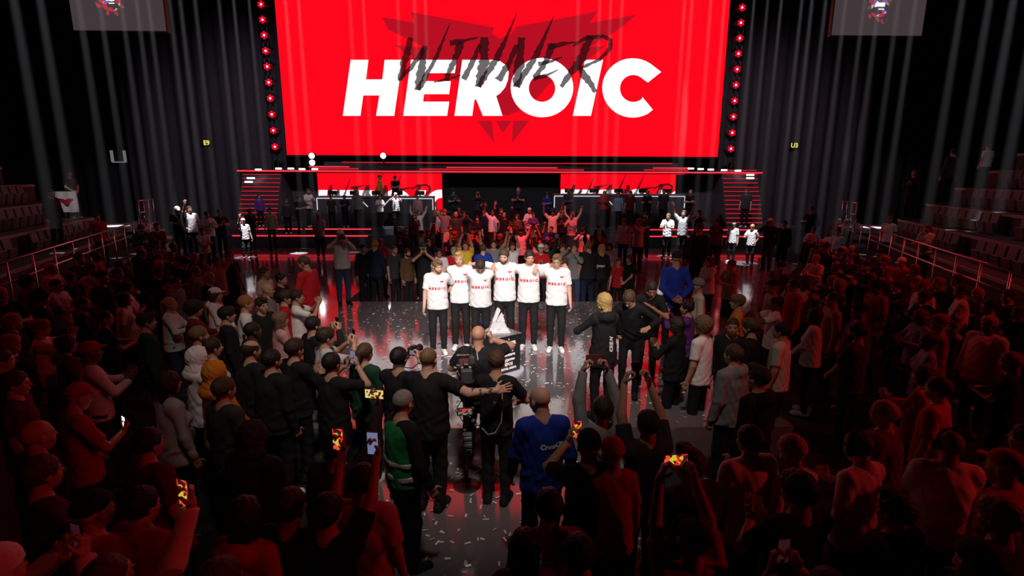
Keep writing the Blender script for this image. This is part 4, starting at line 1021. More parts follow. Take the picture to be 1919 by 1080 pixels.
# man with the tattooed arm, hand laid on the operator's back
o, t_, fg = crew(800, 645, 0, 1.80, dict(r=((.69, -.02, 1.37), (.3, -.9, -.5), (0, .9, -.3)), l=REST_L, h=('open', 'relax'), hd=((.92, .25, .2), None), head=(8, 0, -6)), 'big', 'short', 'black', 'black', ('buzz', 'light brown'), 'fair', (.2, 9.5),
     'broad man in black T-shirt seen from behind, tattooed arm on a colleague', 'the man with the tattooed arm', D=5.15)
INK = mat('tattoo_ink', (.05, .06, .06), .6)
# ink patches on the forearm
El, Wr = ik(V(BUILDS['big']['sw'], -.01, 1.415), V(.69, -.02, 1.37), (.3, -.9, -.5))
mb = MB(); ax = Vector(unit(Wr-El)); sd = ax.cross(Vector((0, 0, 1))).normalized(); up = sd.cross(ax)
for k in range(26):
    t = .08+.84*random.random(); an = random.uniform(-2.2, 2.2); rr = .0475 + (.0315-.0475)*t + .0015
    c = Vector(El) + (Vector(Wr)-Vector(El))*t
    for (da, dt) in [(0, 0)]:
        q = [c + ax*a_ + (sd*math.cos(an+b_) + up*math.sin(an+b_))*rr for a_, b_ in ((-.012, -.25), (.004, -.3), (.014, .05), (.006, .3), (-.012, .2))]
    mb.add(q, [(0, 1, 2, 3, 4)])
mb.build('tattoo', INK, o)['kind'] = 'stuff'
# camera operator with a cable down the back
o, t_, fg = crew(930, 653, 0, 1.80, dict(r=((.2, .3, 1.08), (1, -.5, -.3), (-1, 0, 0)), l=((-.16, .34, 1.12), (-1, -.5, -.4), (1, 0, 0)), h=('grip', 'grip'), head=(12, 0, 6)), 'm', 'short', 'black', 'black', ('fringe', 'brown'), 'light', (.9, 10),
     'camera operator in black seen from behind with a pale cable down the back', 'the operator with the pale cable', D=5.25)
mb = MB(); mb.tube([(-.09, -.05, 1.47), (.02, -.085, 1.46), (.09, -.145, 1.38), (.1, -.17, 1.2), (.09, -.18, 1.05), (.03, -.19, .93), (-.05, -.19, .9), (-.12, -.17, .96)], .006, 6)
mb.build('cable', mat('cable_beige', (.4, .36, .26), .6), o, True)
mb = MB(); mb.box((.06, -.165, 1.26), (.05, .004, .012), rot=Matrix.Rotation(R(-14), 3, 'Y')); mb.build('print', mat('print_grey', (.3, .3, .3), .7), t_)
# bald operator before the podium
o, t_, fg = crew(896, 604, 0, 1.78, dict(r=((.13, .13, 1.55), (1, -.1, -.8), (-1, 0, 0)), l=((-.2, .3, 1.15), (-1, -.4, -.6), (1, 0, 0)), h=('grip', 'grip'), hd=((-.15, .2, .95), None), feet=(.14, .14), step=(-.12, 0)), 'big', 'short', 'black', 'black', ('bald', 'brown'), 'tan', (.1, 9.5),
     'bald man in black with one hand raised to his ear, right before the podium', 'the bald man before the podium', D=6.0, shoes='red')
mb = MB(); mb.tube([(.0, -.12, 1.47), (.02, -.15, 1.38), (.02, -.165, 1.24)], .007, 6); mb.build('lanyard', mat('lanyard_grey', (.45, .45, .47), .5), o)
# photographer
o, t_, fg = crew(746, 645, 0, 1.76, 'camera', 'm', 'short', 'black', 'black', ('short', 'black'), 'light', (.4, 9.5),
     'photographer in black T-shirt raising a camera, beside the tattooed man', 'the photographer in black', D=5.35)
def dslr(o, fig, label):
    s = o.scale.x; Mo = Matrix.LocRotScale(o.location, o.rotation_euler, (s,)*3); c = (fig.hands[0][1]+fig.hands[1][1])/2 + V(0, .05, .07)
    root = empty('camera', Mo @ Vector(c), o.rotation_euler.z); tag(root, label, 'camera')
    MB().box((0, 0, 0), (.07, .035, .045), bev=.012).build('camera_body', SATIN, root); MB().box((0, .0, .055), (.028, .03, .016), bev=.008).build('viewfinder', SATIN, root)
    MB().lathe([(.036, 0), (.038, .05), (.034, .06), (.042, .12), (.036, .125)], n=14, c=(-.008, .035, 0), M=Matrix.Rotation(-PI/2, 4, 'X')).build('lens', BLACK, root, True)
    link('display', mesh('display', [(-.035, -.0352, -.028), (.035, -.0352, -.028), (.035, -.0352, .022), (-.035, -.0352, .022)], [(0, 1, 2, 3)]), FEEDS['blue'], root)
    MB().tube([(-.07, 0, .02), (-.12, -.06, -.08), (-.05, -.14, -.14), (.05, -.14, -.14), (.12, -.06, -.08), (.07, 0, .02)], .006, 5).build('strap', BLACK, root)
dslr(o, fg, 'black stills camera held up by the photographer beside the tattooed man')
# steward in the green vest
x, y = hp(752, 724, 0, 1.76)
pose = dict(r=((.26, .1, .9), (.4, -1, 0), (-1, .3, 0)), l=((-.25, .08, .88), (-.4, -1, 0), (1, .2, 0)), h=('relax', 'relax'), head=(10, 0, 22))
fg = Figure(pose, 'm', 'long', .0135, .012, hem=.84); rz = heading(x, y, 1.6, 6.4)
o, t_ = place(fg, x, y, 0, rz, 1.76, 'black', 'black', ('buzz', 'grey'), 'fair', 'black')
tag(o, 'grey-haired steward in a green reflective vest, seen from behind', 'person'); PEOPLE.append((o, 'the green-vested steward', None))
vf = Figure(pose, 'm', 'long', .05, .012, hem=.9, vest=True, puff=.014)
c = bpy.data.objects.new('vest', vf.top); COL.objects.link(c); c.parent = o; setm(c, cl('vest green'))
for z0, z1 in ((.97, 1.025), (1.1, 1.15)):
    bf = Figure(pose, 'm', 'long', .05, .011, hem=z0, vest=True, puff=.018, slab=z1)
    b = bpy.data.objects.new('reflective_band', bf.top); COL.objects.link(b); b.parent = c; setm(b, mat('reflective_silver', (.55, .56, .58), .35, .3))
# security man in the blue sweater
o, t_, fg = crew(1018, 717, 0, 1.82, dict(r=((.28, .02, .87), (.4, -1, 0), (-1, .2, 0)), l=((-.24, .14, .9), (-.5, -1, 0), (1, .3, 0)), h=('relax', 'relax'), head=(10, 0, 30)), 'm', 'long', 'blue', 'black', ('bald', 'brown'), 'fair', (-.4, 9.5),
     'bald man in a bright blue sweater in the foreground, seen from behind', 'the bald man in blue', topname='sweater', hem=.84)
decal(t_, fg, 'CrewOasis', .058, .085, 1.28, WPRINT, back=True, bold=.004, name='print')
# blonde woman on the platform
o, t_, fg = crew(1135, 544, Z1, 1.72, dict(r=((.1, .3, 1.1), (1, -.5, -.3), (-1, 0, 0)), l=((-.2, .34, 1.2), (-1, -.5, -.4), (1, 0, 0)), h=('relax', 'grip'), head=(6, 0, 12)), 'f', 'hoodie', 'black', 'black', ('bob', 'blond'), 'fair', (.2, 11),
     'blonde woman in a black hoodie on the platform, seen from behind', 'the blonde woman on the platform', topname='hoodie', hem=.78)
decal(t_, fg, 'CREW', .07, .05, 1.1, WPRINT, back=True, bold=.004, rot=90, name='print')
# two stewards in black leaning in beside her
o, t_, fg = crew(1186, 545, Z1, 1.78, dict(r=((.2, .3, 1.05), (1, -.6, -.3), (-1, 0, 0)), l=((-.28, .35, 1.18), (-1, -.5, -.5), (0, 0, -1)), h=('relax', 'open'), head=(20, 0, -10), lean=(22, 0, 0)), 'slim', 'long', 'black', 'black', ('short', 'brown'), 'light', (.6, 4.0),
     'short-haired steward in black right of the blonde woman, head lowered', 'the steward with lowered head', D=7.2, hfix=1.72)
o, t_, fg = crew(1218, 543, Z1, 1.80, dict(r=((.2, .32, 1.2), (1, -.5, -.5), (0, 0, -1)), l=((-.05, .35, 1.3), (-1, -.4, -.7), (.5, 0, -.8)), h=('grip', 'open'), head=(10, 0, 8), lean=(20, 0, 0)), 'slim', 'short', 'black', 'black', ('short', 'dark brown'), 'tan', (1.2, 3.5),
     'steward in black T-shirt with one hand raised, at the right platform edge', 'the steward with raised hand', D=7.65, hfix=1.74)
# security man in blue at the right edge
o, t_, fg = crew(1268, 468, Z1, 1.86, dict(r=((.07, -.2, 1.0), (1, .2, 0), (0, -1, 0)), l=((-.06, -.21, .98), (-1, .2, 0), (0, -1, 0)), h=('relax', 'relax'), hd=((-.9, -.2, -.2), (.9, -.2, -.2)), head=(6, 0, -30)), 'm', 'long', 'blue', 'black', ('cap', 'black', 'black'), 'tan', (3.2, 14),
     'tall man in bright blue sweater and black cap at the right edge, seen from behind', 'the tall man in blue', topname='sweater', hem=.82)
# man in the red sweater on the left walkway
o, t_, fg = crew(572, 474, Z1, 1.82, dict(r=((.27, .06, .88), (.4, -1, 0), (-1, .2, 0)), l=((-.22, .2, .95), (-.5, -1, 0), (1, .3, 0)), h=('relax', 'relax'), head=(16, 0, 24)), 'm', 'long', 'red', 'black', ('buzz', 'brown'), 'tan', (-9.5, 11.0),
     'man in a red sweater standing at the left edge of the platform', 'the man in the red sweater', topname='sweater')
# photographer in white cap behind the platform
o, t_, fg = crew(637, 428, Z1, 1.84, 'camera', 'm', 'short', 'silver', 'jeans blue', ('cap', 'brown', 'white'), 'light', (-2.0, 9.0),
     'photographer in a white cap and grey T-shirt at the back left of the platform', 'the photographer in the white cap', D=12.8)
dslr(o, fg, 'black stills camera held by the photographer in the white cap')
# ---- the stabilised film camera between the crew
rc = at_y(872, 700, 5.55)
rig = empty('camera_rig', (rc.x, 5.55, 0), R(8)); tag(rig, 'black stabilised film camera rig between the tattooed man and the operator', 'camera')
def rp(name, mb, m=SATIN, smooth=False): return mb.build(name, m, rig, smooth)
RIGS = mat('rig_metal', (.1, .1, .105), .25, .7)
cb = rp('camera_body', MB().box((0, 0, 1.42), (.075, .14, .085), bev=.015))
MB().box((0, -.1, 1.52), (.03, .06, .02), bev=.006).build('top_handle', SATIN, cb); MB().lathe([(.05, 0), (.055, .1), (.06, .16), (.052, .165)], c=(0, .14, 1.42), n=16, M=Matrix.Rotation(-PI/2, 4, 'X')).build('lens', BLACK, cb, True)
rp('matte_box', MB().box((0, .34, 1.42), (.085, .03, .065), bev=.008))
rp('battery', MB().box((0, -.2, 1.42), (.06, .045, .075), bev=.01), GREY)
rp('transmitter', MB().box((.07, -.05, 1.55), (.03, .05, .04), bev=.006), GREY)
for s in (-1, 1): rp('antenna', MB().tube([(.07+s*.015, -.06, 1.58), (.07+s*.03, -.06, 1.7)], .005, 5))
rp('follow_focus', MB().lathe([(.03, 0), (.032, .03), (.02, .034)], c=(-.09, .1, 1.4), n=12, M=Matrix.Rotation(-PI/2, 4, 'Y')), RIGS)
rp('stage_plate', MB().box((0, 0, 1.315), (.09, .17, .015)), RIGS)
rp('post', MB().tube([(0, 0, .55), (0, 0, 1.31)], .022, 10), RIGS, True)
rp('gimbal', MB().lathe([(.03, -.04), (.045, -.03), (.045, .03), (.03, .04)], c=(0, 0, 1.15), n=14), RIGS, True)
rp('gimbal_handle', MB().tube([(.02, -.02, 1.1), (.09, -.08, 1.08), (.16, -.09, 1.1)], [.014, .018, .016], 8), SATIN, True)
rp('spring_arm', MB().tube([(.05, -.02, 1.13), (.22, .05, 1.2), (.38, .02, 1.05), (.5, -.1, 1.12)], .028, 8), RIGS, True)
m_ = rp('monitor', MB().box((-.02, -.16, 1.0), (.085, .015, .055), rot=Matrix.Rotation(R(25), 3, 'X'), bev=.006))
mo = MB().box((-.02, -.179, 1.006), (.075, .002, .045), rot=Matrix.Rotation(R(25), 3, 'X')).build('display', feed('rig_display', [(.02, .02, .02), (.15, .14, .13), (.9, .05, .03), (.3, .3, .3)], 40), m_)
rp('monitor_arm', MB().tube([(0, 0, 1.0), (-.01, -.08, 1.0), (-.02, -.15, 1.0)], .01, 6), RIGS)
rp('lower_sled', MB().box((0, -.02, .54), (.035, .2, .02)), RIGS)
for k in range(3): rp('battery', MB().box((0, -.17, .6 + .085*k-.06), (.05, .04, .036), bev=.006), GREY); rp('battery_label', MB().box((0, -.2115, .605 + .085*k-.06), (.042, .001, .008)), mat('label_pale', (.45, .44, .45), .6))
for k in range(9):
    a = random.uniform(0, 6.28); z = random.uniform(.8, 1.5)
    rp('loose_cable', MB().tube([(.04*math.cos(a), -.05+.04*math.sin(a), z), (.12*math.cos(a), -.1+.1*math.sin(a), z-.12), (.05*math.cos(a+1), -.06, z-.3)], .0055, 5), BLACK, True)
for k in range(10): rp('metal_fitting', MB().box((random.uniform(-.1, .1), random.uniform(-.2, -.12), random.uniform(.75, 1.55)), (random.uniform(.008, .022), .008, random.uniform(.006, .018)), rot=Matrix.Rotation(random.uniform(-.6, .6), 3, 'Y')), mat('bright_fitting', (.7, .7, .72), .25, .8))
rp('foot_pole', MB().tube([(0, 0, .02), (0, 0, .55)], .018, 8), RIGS, True); rp('foot_base', MB().lathe([(.16, 0), (.16, .015), (.03, .03)], n=16), RIGS)

# ------------------------------------------------------------------ confetti, too many slips to count
def confetti(zones, label):
    v = []; f = []
    for x0, x1, y0, y1, z, n in zones:
        for _ in range(n):
            x, y = random.uniform(x0, x1), random.uniform(y0, y1)
            if y > 13 and (x < -3.9 - (y-9.9)*.854 or x > 3.7 + (y-9.4)*.731): continue
            L, w = random.uniform(.02, .034), random.uniform(.007, .011); a = random.uniform(0, PI); tl = random.uniform(-.5, .5); ca, sa = math.cos(a), math.sin(a); n0 = len(v)
            for (u, q) in ((-1, -1), (1, -1), (1, 1), (-1, 1)): v.append((x + u*L*ca - q*w*sa, y + u*L*sa + q*w*ca, z + .012 + q*w*tl + u*L*.25*tl))
            f.append((n0, n0+1, n0+2, n0+3))
    o = link('confetti', mesh('confetti', v, f), mat('confetti_silver', (.85, .85, .88), .35, .3, .1, 3)); o['kind'] = 'stuff'; tag(o, label, 'confetti')
confetti([(-3.8, 3.6, 6.3, 13.0, Z1, 1700)], 'silver confetti slips scattered over the platform around the winners')
confetti([(-9.5, -4.0, 13, 22.5, Z1, 300), (4, 9, 13, 22.5, Z1, 180)], 'silver confetti slips scattered over the walkways')
confetti([(-1.6, 1.5, 1.8, 6.1, .012, 520)], 'silver confetti slips scattered over the aisle in the foreground')
# ------------------------------------------------------------------ the crowd: people picked out from the photograph
PLAYERS = (0, 9.6)
def who(px, py, pose, build, sleeve, top, hairs, label, ref=None, z=0.0, h=1.75, legs='black', skin='light', face=PLAYERS, D=None, beard=None, gear=(), ph=None, gearcol='black', topname=None):
    x, y = hp(px, py, z, h)
    if D:
        p = at_y(px, py, D); x, y, h = p.x, D, min(1.98, max(1.5, p.z-z))
    if z == 0 and abs(px-960) > 500:
        sd = 'left' if px < 960 else 'right'
        aa = (abs(x)-8.8)*math.sin(R(21)) + (y-8.2)*math.cos(R(21))
        if tier_z(sd, x, y)[1] > -.35 and 0 < aa < 13.9 and on_stand(px, py, sd, 1.75):
            D, z = on_stand(px, py, sd, 1.75); p = at_y(px, py, D); x, y, h = p.x, D, min(1.9, max(1.6, p.z-z))
    fig = figure(pose, build, sleeve)
    o, t_ = place(fig, x, y, z, heading(x, y, *face), h, top, legs, hairs, skin, random.choice(['black', 'white', 'dark grey']), beard, gear, topname or {'hoodie': 'hoodie', 'long': 'sweater'}.get(sleeve, 'shirt'), gearcol)
    tag(o, label, 'person'); PEOPLE.append((o, ref, None))
    if ph: phone(o, fig, ph[0], ph[1], landscape=ph[2] if len(ph) > 2 else False, both=pose in ('phone', 'phoneup'), tilt=ph[3] if len(ph) > 3 else 0)
    return o, t_, fig
S_, L_, H_ = 'short', 'long', 'hoodie'
CAMF = (0, 0)
# left of the platform
who(401, 536, 'front', 'f', H_, 'white', ('long+cap', 'brown', 'white'), 'person in white cap and white hoodie in the left crowd', 'the white-capped person in the left crowd', h=1.7)
who(458, 549, 'rest', 'm', S_, 'white', ('short', 'ginger'), 'ginger-haired man in white T-shirt in the left crowd', 'the ginger-haired man', h=1.8)
who(499, 527, 'crossed', 'm', L_, 'grey', ('bald', 'brown'), 'bald man in grey shirt in the left crowd', 'the bald man in the left crowd')
who(488, 553, 'rest', 'm', S_, 'black', ('quiff', 'dark brown'), 'man in black T-shirt looking towards the camera, left of the platform', 'the man in black looking out', face=(2, 4.5))
who(532, 540, 'rest', 'slim', S_, 'red', ('fringe', 'dark brown'), 'young man in a red football shirt left of the platform', 'the young man in the red shirt')
who(554, 539, 'phone', 'slim', S_, 'white', ('short', 'dark brown'), 'man in white T-shirt holding a phone before his face, left of the platform', 'the man filming in white', ph=('dim', 'dark phone held by the man in white left of the platform'))
who(525, 508, 'rest', 'm', S_, 'black', ('short', 'black'), 'dark-haired man in black behind the young man in the red shirt')
who(494, 497, 'rest', 'slim', S_, 'cream', ('short', 'brown'), 'brown-haired man in cream T-shirt behind the bald man in the left crowd')
who(523, 580, 'front', 'f', L_, 'pink', ('longer', 'light brown'), 'woman with long light brown hair in pink, left of the platform', 'the long-haired woman in pink', h=1.68)
who(608, 609, 'phone', 'm', S_, 'silver', ('fringe', 'dark brown'), 'man in pale grey T-shirt holding out a phone at the platform edge', 'the man filming at the platform edge', ph=('off', 'phone held out by the man in pale grey at the platform edge'), face=(1.5, 9))
who(585, 588, 'phone', 'm', L_, 'black', ('short', 'black'), 'bearded man in black sweater at the platform edge, phone raised', 'the bearded man in black', beard='black', ph=('off', 'phone held by the bearded man in black sweater'))
who(470, 598, 'rest', 'm', L_, 'black', ('buzz', 'black'), 'dark-skinned man in black sweater in the left crowd', 'the dark-skinned man in black', skin='dark')
who(467, 632, 'rest', 'big', L_, 'black', ('balding', 'dark brown'), 'balding man in dark jacket in the left crowd', 'the balding man in dark jacket', topname='jacket')
who(395, 628, 'rest', 'f', S_, 'white', ('bun', 'dark brown'), 'woman with tied-up dark hair in white T-shirt in the left crowd', 'the woman with tied-up hair', h=1.7)
who(367, 645, 'front', 'm', H_, 'white', ('hood', 'brown'), 'person with a white hood pulled up in the left crowd', 'the white-hooded person', h=1.72)
who(422, 570, 'rest', 'm', L_, 'black', ('fringe', 'black'), 'man with black fringe behind the ginger-haired man')
who(360, 560, 'clap', 'm', L_, 'dark red', ('curly', 'dark brown'), 'curly-haired person in dark red sweater in the left crowd', 'the curly-haired person')
who(369, 606, 'rest', 'slim', L_, 'grey', ('short', 'light brown'), 'fair-haired man in grey sweater behind the white-hooded person')
who(400, 671, 'front', 'm', H_, 'orange', ('hood', 'brown'), 'person with an orange hood pulled up in the left foreground', 'the orange-hooded person')
who(549, 630, 'clap', 'm', S_, 'black', ('fringe', 'dark brown'), 'man with dark fringe clapping left of the platform', 'the clapping man')
who(506, 649, 'rest', 'big', L_, 'black', ('short', 'black'), 'heavy man in black sweater before the balding man')
who(619, 655, 'phone', 'm', S_, 'black', ('short', 'black'), 'man in black T-shirt filming with a green-lit phone near the platform corner', 'the man filming near the platform corner', ph=('blue', 'phone with pale screen near the left platform corner'))
who(682, 637, 'rest', 'f', L_, 'dark green', ('ponytail', 'brown'), 'woman with a ponytail and dark green jacket beside the photographer in black', 'the ponytailed woman in green', h=1.72, topname='jacket')
who(405, 478, 'cheer', 'm', S_, 'pink', ('short', 'brown'), 'person in pink T-shirt cheering at the back of the left crowd', 'the cheering person in pink')
who(429, 469, 'rest', 'm', S_, 'dark grey', ('short', 'brown'), 'man in dark grey T-shirt at the back of the left crowd')
who(378, 425, 'crossed', 'm', S_, 'white', ('short', 'brown'), 'man in white T-shirt with crossed arms far back on the left', 'the cross-armed man in white')
who(258, 388, 'lookphone', 'm', L_, 'dark grey', ('short', 'brown'), 'man in a dark coat far back by the left stand', 'the man in the dark coat', h=1.85, D=17.5, topname='coat')
who(290, 397, 'crossed', 'm', L_, 'dark red', ('short', 'dark brown'), 'cross-armed man in dark red far back by the left stand', 'the cross-armed man in dark red', D=18)
who(180, 398, 'rest', 'm', S_, 'red', ('short', 'dark brown'), 'man in red T-shirt beside the left guard rail', 'the man in red by the rail', D=15.2)
who(330, 382, 'lookphone', 'm', S_, 'black', ('cap', 'brown', 'white'), 'man in black T-shirt and white cap far back on the left', 'the far man in white cap', z=.4, D=20.5)
who(352, 368, 'onephone', 'm', S_, 'white', ('short', 'brown'), 'man in white T-shirt with raised arm far back on the left', 'the far man with raised arm', z=.4, D=20.8)
who(455, 408, 'onephone', 'm', S_, 'white', ('cap', 'brown', 'white'), 'man in white T-shirt and white cap filming left of the red steps', 'the man in white by the red steps', z=.4, D=20.2, legs='dark grey', ph=('dim', 'phone raised by the man in white cap near the left steps'))
who(596, 397, 'front', 'm', S_, 'white', ('cap', 'brown', 'white'), 'man in white T-shirt and cap standing on the left walkway', 'the man in white cap on the walkway', z=.4, legs='navy', face=CAMF)
who(485, 368, 'rest', 'm', L_, 'purple', ('short', 'brown'), 'man in purple sweater on the left steps', 'the man in purple on the steps', z=1.15, D=25.2)
who(536, 372, 'rest', 'm', L_, 'dark grey', ('short', 'brown'), 'man in dark grey beside the left staircase', 'the man beside the left staircase', z=.9, D=24.3, face=CAMF)
who(560, 366, 'crossed', 'm', S_, 'black', ('short', 'black'), 'cross-armed man in black beside the left staircase', z=.9, D=24.3, face=(2, 10))
# stands: the banner people and others
who(92, 352, 'rest', 'm', L_, 'black', ('short', 'black'), 'person in black standing left of the white fan banner', 'the person left of the banner', D=on_stand(92, 352, 'left', 1.75)[0], z=on_stand(92, 352, 'left', 1.75)[1], face=(2, 12))
bp = who(127, 318, 'front', 'm', S_, 'dark grey', ('short', 'brown'), 'person in dark grey T-shirt in the left stand holding the white fan banner', 'the banner holder', D=on_stand(127, 318, 'left', 1.75)[0], z=on_stand(127, 318, 'left', 1.75)[1], face=(2, 12))
who(1715, 316, 'clap', 'm', L_, 'black', ('short', 'light brown'), 'person in black clapping in the right stand', 'the clapping person in the right stand', D=on_stand(1715, 316, 'right', 1.7)[0], z=on_stand(1715, 316, 'right', 1.7)[1])
who(1855, 268, 'rest', 'm', S_, 'white', ('short', 'brown'), 'person in white T-shirt standing high in the right stand', 'the person in white high in the stand', D=on_stand(1855, 268, 'right', 1.75)[0], z=on_stand(1855, 268, 'right', 1.75)[1], face=(16, 30))
who(1790, 272, 'rest', 'm', L_, 'dark grey', ('short', 'dark brown'), 'person in dark grey high in the right stand', D=on_stand(1790, 272, 'right', 1.75)[0], z=on_stand(1790, 272, 'right', 1.75)[1], face=(16, 30))
# far right
who(1524, 374, 'lookphone', 'm', L_, 'navy', ('short', 'brown'), 'man in navy at the back right, lit by a beam', 'the man in navy at the back', z=.4, D=21.5, legs='jeans blue')
who(1577, 372, 'clap', 'm', L_, 'dark red', ('short', 'brown'), 'man in dark red in a chatting group at the back right', 'the chatting man in dark red', D=20.5, face=(12, 20))
who(1594, 368, 'rest', 'm', S_, 'silver', ('short', 'light brown'), 'man in pale grey T-shirt in a chatting group at the back right', 'the chatting man in pale grey', D=20.2, face=(12.3, 22))
who(1474, 385, 'rest', 'm', L_, 'black', ('short', 'black'), 'dark figure in black standing alone at the back right', D=19.5)
who(1526, 423, 'lookphone', 'm', S_, 'white', ('short', 'brown'), 'man in white T-shirt looking down, middle of the right crowd', 'the man in white looking down')
who(1572, 427, 'rest', 'slim', S_, 'white', ('short', 'dark brown'), 'slim man in white T-shirt beside the man looking down', 'the slim man in white')
who(1664, 440, 'rest', 'm', S_, 'white', ('cap', 'brown', 'red'), 'man in white T-shirt and red cap at the back of the right crowd', 'the man in the red cap')
who(1735, 450, 'crossed', 'm', S_, 'beige', ('short', 'brown'), 'cross-armed man in beige T-shirt below the right stand', 'the cross-armed man in beige')
who(1700, 418, 'rest', 'big', S_, 'red', ('short', 'brown'), 'big man in red T-shirt below the right stand', 'the big man in red')
who(1667, 497, 'rest', 'm', S_, 'red', ('cap', 'brown', 'red'), 'man in red T-shirt and red cap in the right crowd', 'the man all in red')
who(1716, 492, 'rest', 'f', L_, 'beige', ('longer', 'light brown'), 'woman with long light hair in beige in the right crowd', 'the long-haired woman in beige', h=1.7)
who(1735, 522, 'rest', 'big', S_, 'white', ('backcap', 'brown', 'red'), 'broad man in white T-shirt with a red cap worn backwards', 'the man with the backwards cap')
who(1312, 414, 'rest', 'big', L_, 'black', ('short', 'black'), 'tall guard in black standing at the back right of the platform', 'the tall guard in black', z=.4, h=1.92, D=13.5, topname='jacket')
# right of the platform
who(1330, 478, 'crossed', 'f', S_, 'white', ('longer', 'brown'), 'long-haired woman in white T-shirt behind the tall man in blue', 'the long-haired woman in white', h=1.72)
who(1372, 484, 'clap', 'm', S_, 'beige', ('short', 'brown'), 'man in beige T-shirt clapping right of the platform', 'the clapping man in beige')
who(1310, 520, 'rest', 'm', L_, 'cream', ('beanie', 'brown', 'grey'), 'person in cream sweater and grey beanie at the right platform edge', 'the person in the grey beanie')
who(1385, 548, 'rest', 'slim', S_, 'orange', ('fringe', 'light brown'), 'young man in orange T-shirt in the right crowd', 'the young man in orange')
who(1290, 560, 'phone', 'f', L_, 'purple', ('bun', 'black'), 'woman with black bun filming at the right platform edge', 'the woman with the bun', h=1.68, ph=('yellow', 'phone with a glowing yellow screen at the right platform edge'))
who(1375, 590, 'rest', 'm', L_, 'black', ('buzz', 'dark brown'), 'man with cropped hair in black sweater facing the camera in the right crowd', 'the cropped-haired man facing out', skin='tan', face=(1, 2))
who(1410, 592, 'rest', 'm', L_, 'black', ('fringe', 'brown'), 'man with brown fringe in black right of the cropped-haired man', 'the man with brown fringe')
who(1468, 598, 'rest', 'm', S_, 'cream', ('short', 'black'), 'black-haired man in cream T-shirt in the right crowd', 'the man in cream')
who(1378, 640, 'rest', 'big', H_, 'grey', ('short', 'brown'), 'broad man in grey hoodie in the right crowd', 'the broad man in grey hoodie')
who(1490, 520, 'rest', 'm', S_, 'red', ('short', 'dark brown'), 'man in red T-shirt in the middle of the right crowd', 'the man in red mid-crowd')
who(1450, 522, 'rest', 'm', S_, 'pink', ('cap', 'brown', 'black'), 'man in pink T-shirt and black cap in the right crowd', 'the man in pink')
who(1270, 590, 'clap', 'f', L_, 'black', ('longer', 'dark brown'), 'long-haired woman in black clapping at the right platform edge', 'the clapping long-haired woman', h=1.7)
who(1320, 590, 'rest', 'm', S_, 'white', ('curly', 'light brown'), 'curly-haired person in white T-shirt right of the platform', 'the curly-haired person in white')
# the row of people behind the platform
who(702, 447, 'rest', 'f', L_, 'navy', ('ponytail', 'blond'), 'blond-ponytailed woman in navy jacket standing behind the platform', 'the blond woman in navy', h=1.74, face=(-1.5, 22), D=14.0, topname='jacket')
who(680, 455, 'rest', 'm', L_, 'black', ('short', 'dark brown'), 'man in black left of the blond woman in navy', D=14.2)
who(738, 457, 'rest', 'm', S_, 'dark grey', ('buzz', 'brown'), 'man in dark grey T-shirt right of the blond woman in navy', D=14.0, face=(4, 8))
who(762, 463, 'rest', 'm', L_, 'brown', ('short', 'dark brown'), 'man in brown jacket behind the platform, left of the winners', 'the man in the brown jacket', D=13.8, face=(6, 8), beard='dark brown', topname='jacket')
who(793, 452, 'phone', 'm', S_, 'black', ('backcap', 'brown', 'dark grey'), 'man in black T-shirt and cap filming, left of the winners', 'the man filming in black', D=13.8, ph=('off', 'dark phone held by the man in black left of the winners'), face=CAMF)
who(823, 463, 'rest', 'm', S_, 'white', ('short', 'black'), 'man with glasses and white T-shirt behind the bearded winner', 'the man with glasses', D=13.9, face=CAMF, gear=('glasses',), skin='tan')
who(850, 460, 'rest', 'm', S_, 'red', ('short', 'grey'), 'grey-haired man in red shirt behind the blond winner', D=14.0, face=CAMF)
o, t_, fg = who(905, 455, 'back', 'm', L_, 'blue', ('short', 'brown'), 'man in blue sweater with his back turned behind the bowed winner', 'the man in blue behind the winners', D=13.8, face=(-1, 25))
decal(t_, fg, 'CrewOasis', .055, 0, 1.28, WPRINT, back=True, bold=.003, name='print')
who(872, 450, 'phoneup', 'm', S_, 'yellow', ('short', 'brown'), 'person in yellow shirt filming overhead behind the winners', 'the overhead filmer in yellow', D=14.4, face=CAMF, ph=('off', 'phone held overhead by the person in yellow', True))
who(925, 447, 'cheer', 'm', S_, 'grey', ('short', 'dark brown'), 'man in grey T-shirt with both arms up behind the winners', 'the man with both arms up', D=14.6, face=CAMF)
who(1014, 455, 'clap', 'm', S_, 'red', ('cap', 'brown', 'white'), 'man in red shirt and white cap behind the winners', D=14.0, face=CAMF)
who(1055, 455, 'rest', 'm', L_, 'brown', ('short', 'brown'), 'man in brown sweater right behind the bespectacled winner', 'the man in brown sweater', D=13.8, face=(1, 8))
who(1078, 452, 'camera', 'm', L_, 'grey', ('short', 'brown'), 'man in grey sweater raising a camera, right of the winners', 'the man in grey raising a camera', D=13.7, face=(-1, 8), legs='jeans blue')
o, t_, fg = who(1104, 450, 'rest', 'big', S_, 'black', ('short', 'light brown'), 'broad man in black T-shirt right of the winners, back turned', 'the broad man in black', D=13.6, face=(.5, 22), legs='navy')
o, t_, fg = who(1128, 455, 'rest', 'f', L_, 'black', ('longer', 'blond'), 'woman with long blond hair and black top right of the winners', 'the long-haired blond woman', D=13.7, face=(3, 22))
decal(t_, fg, 'EVENT', .06, 0, 1.2, WPRINT, back=True, bold=.003, name='print')
who(1160, 482, 'rest', 'slim', S_, 'red', ('short', 'brown'), 'young man in red shirt at the right end of the row behind the platform', 'the young man in red', D=13.4, h=1.6, face=CAMF)
who(1180, 475, 'front', 'f', S_, 'black', ('bob', 'brown'), 'woman in black T-shirt at the right end of the row behind the platform', 'the woman in black T-shirt', D=13.3, face=(-3, 8))
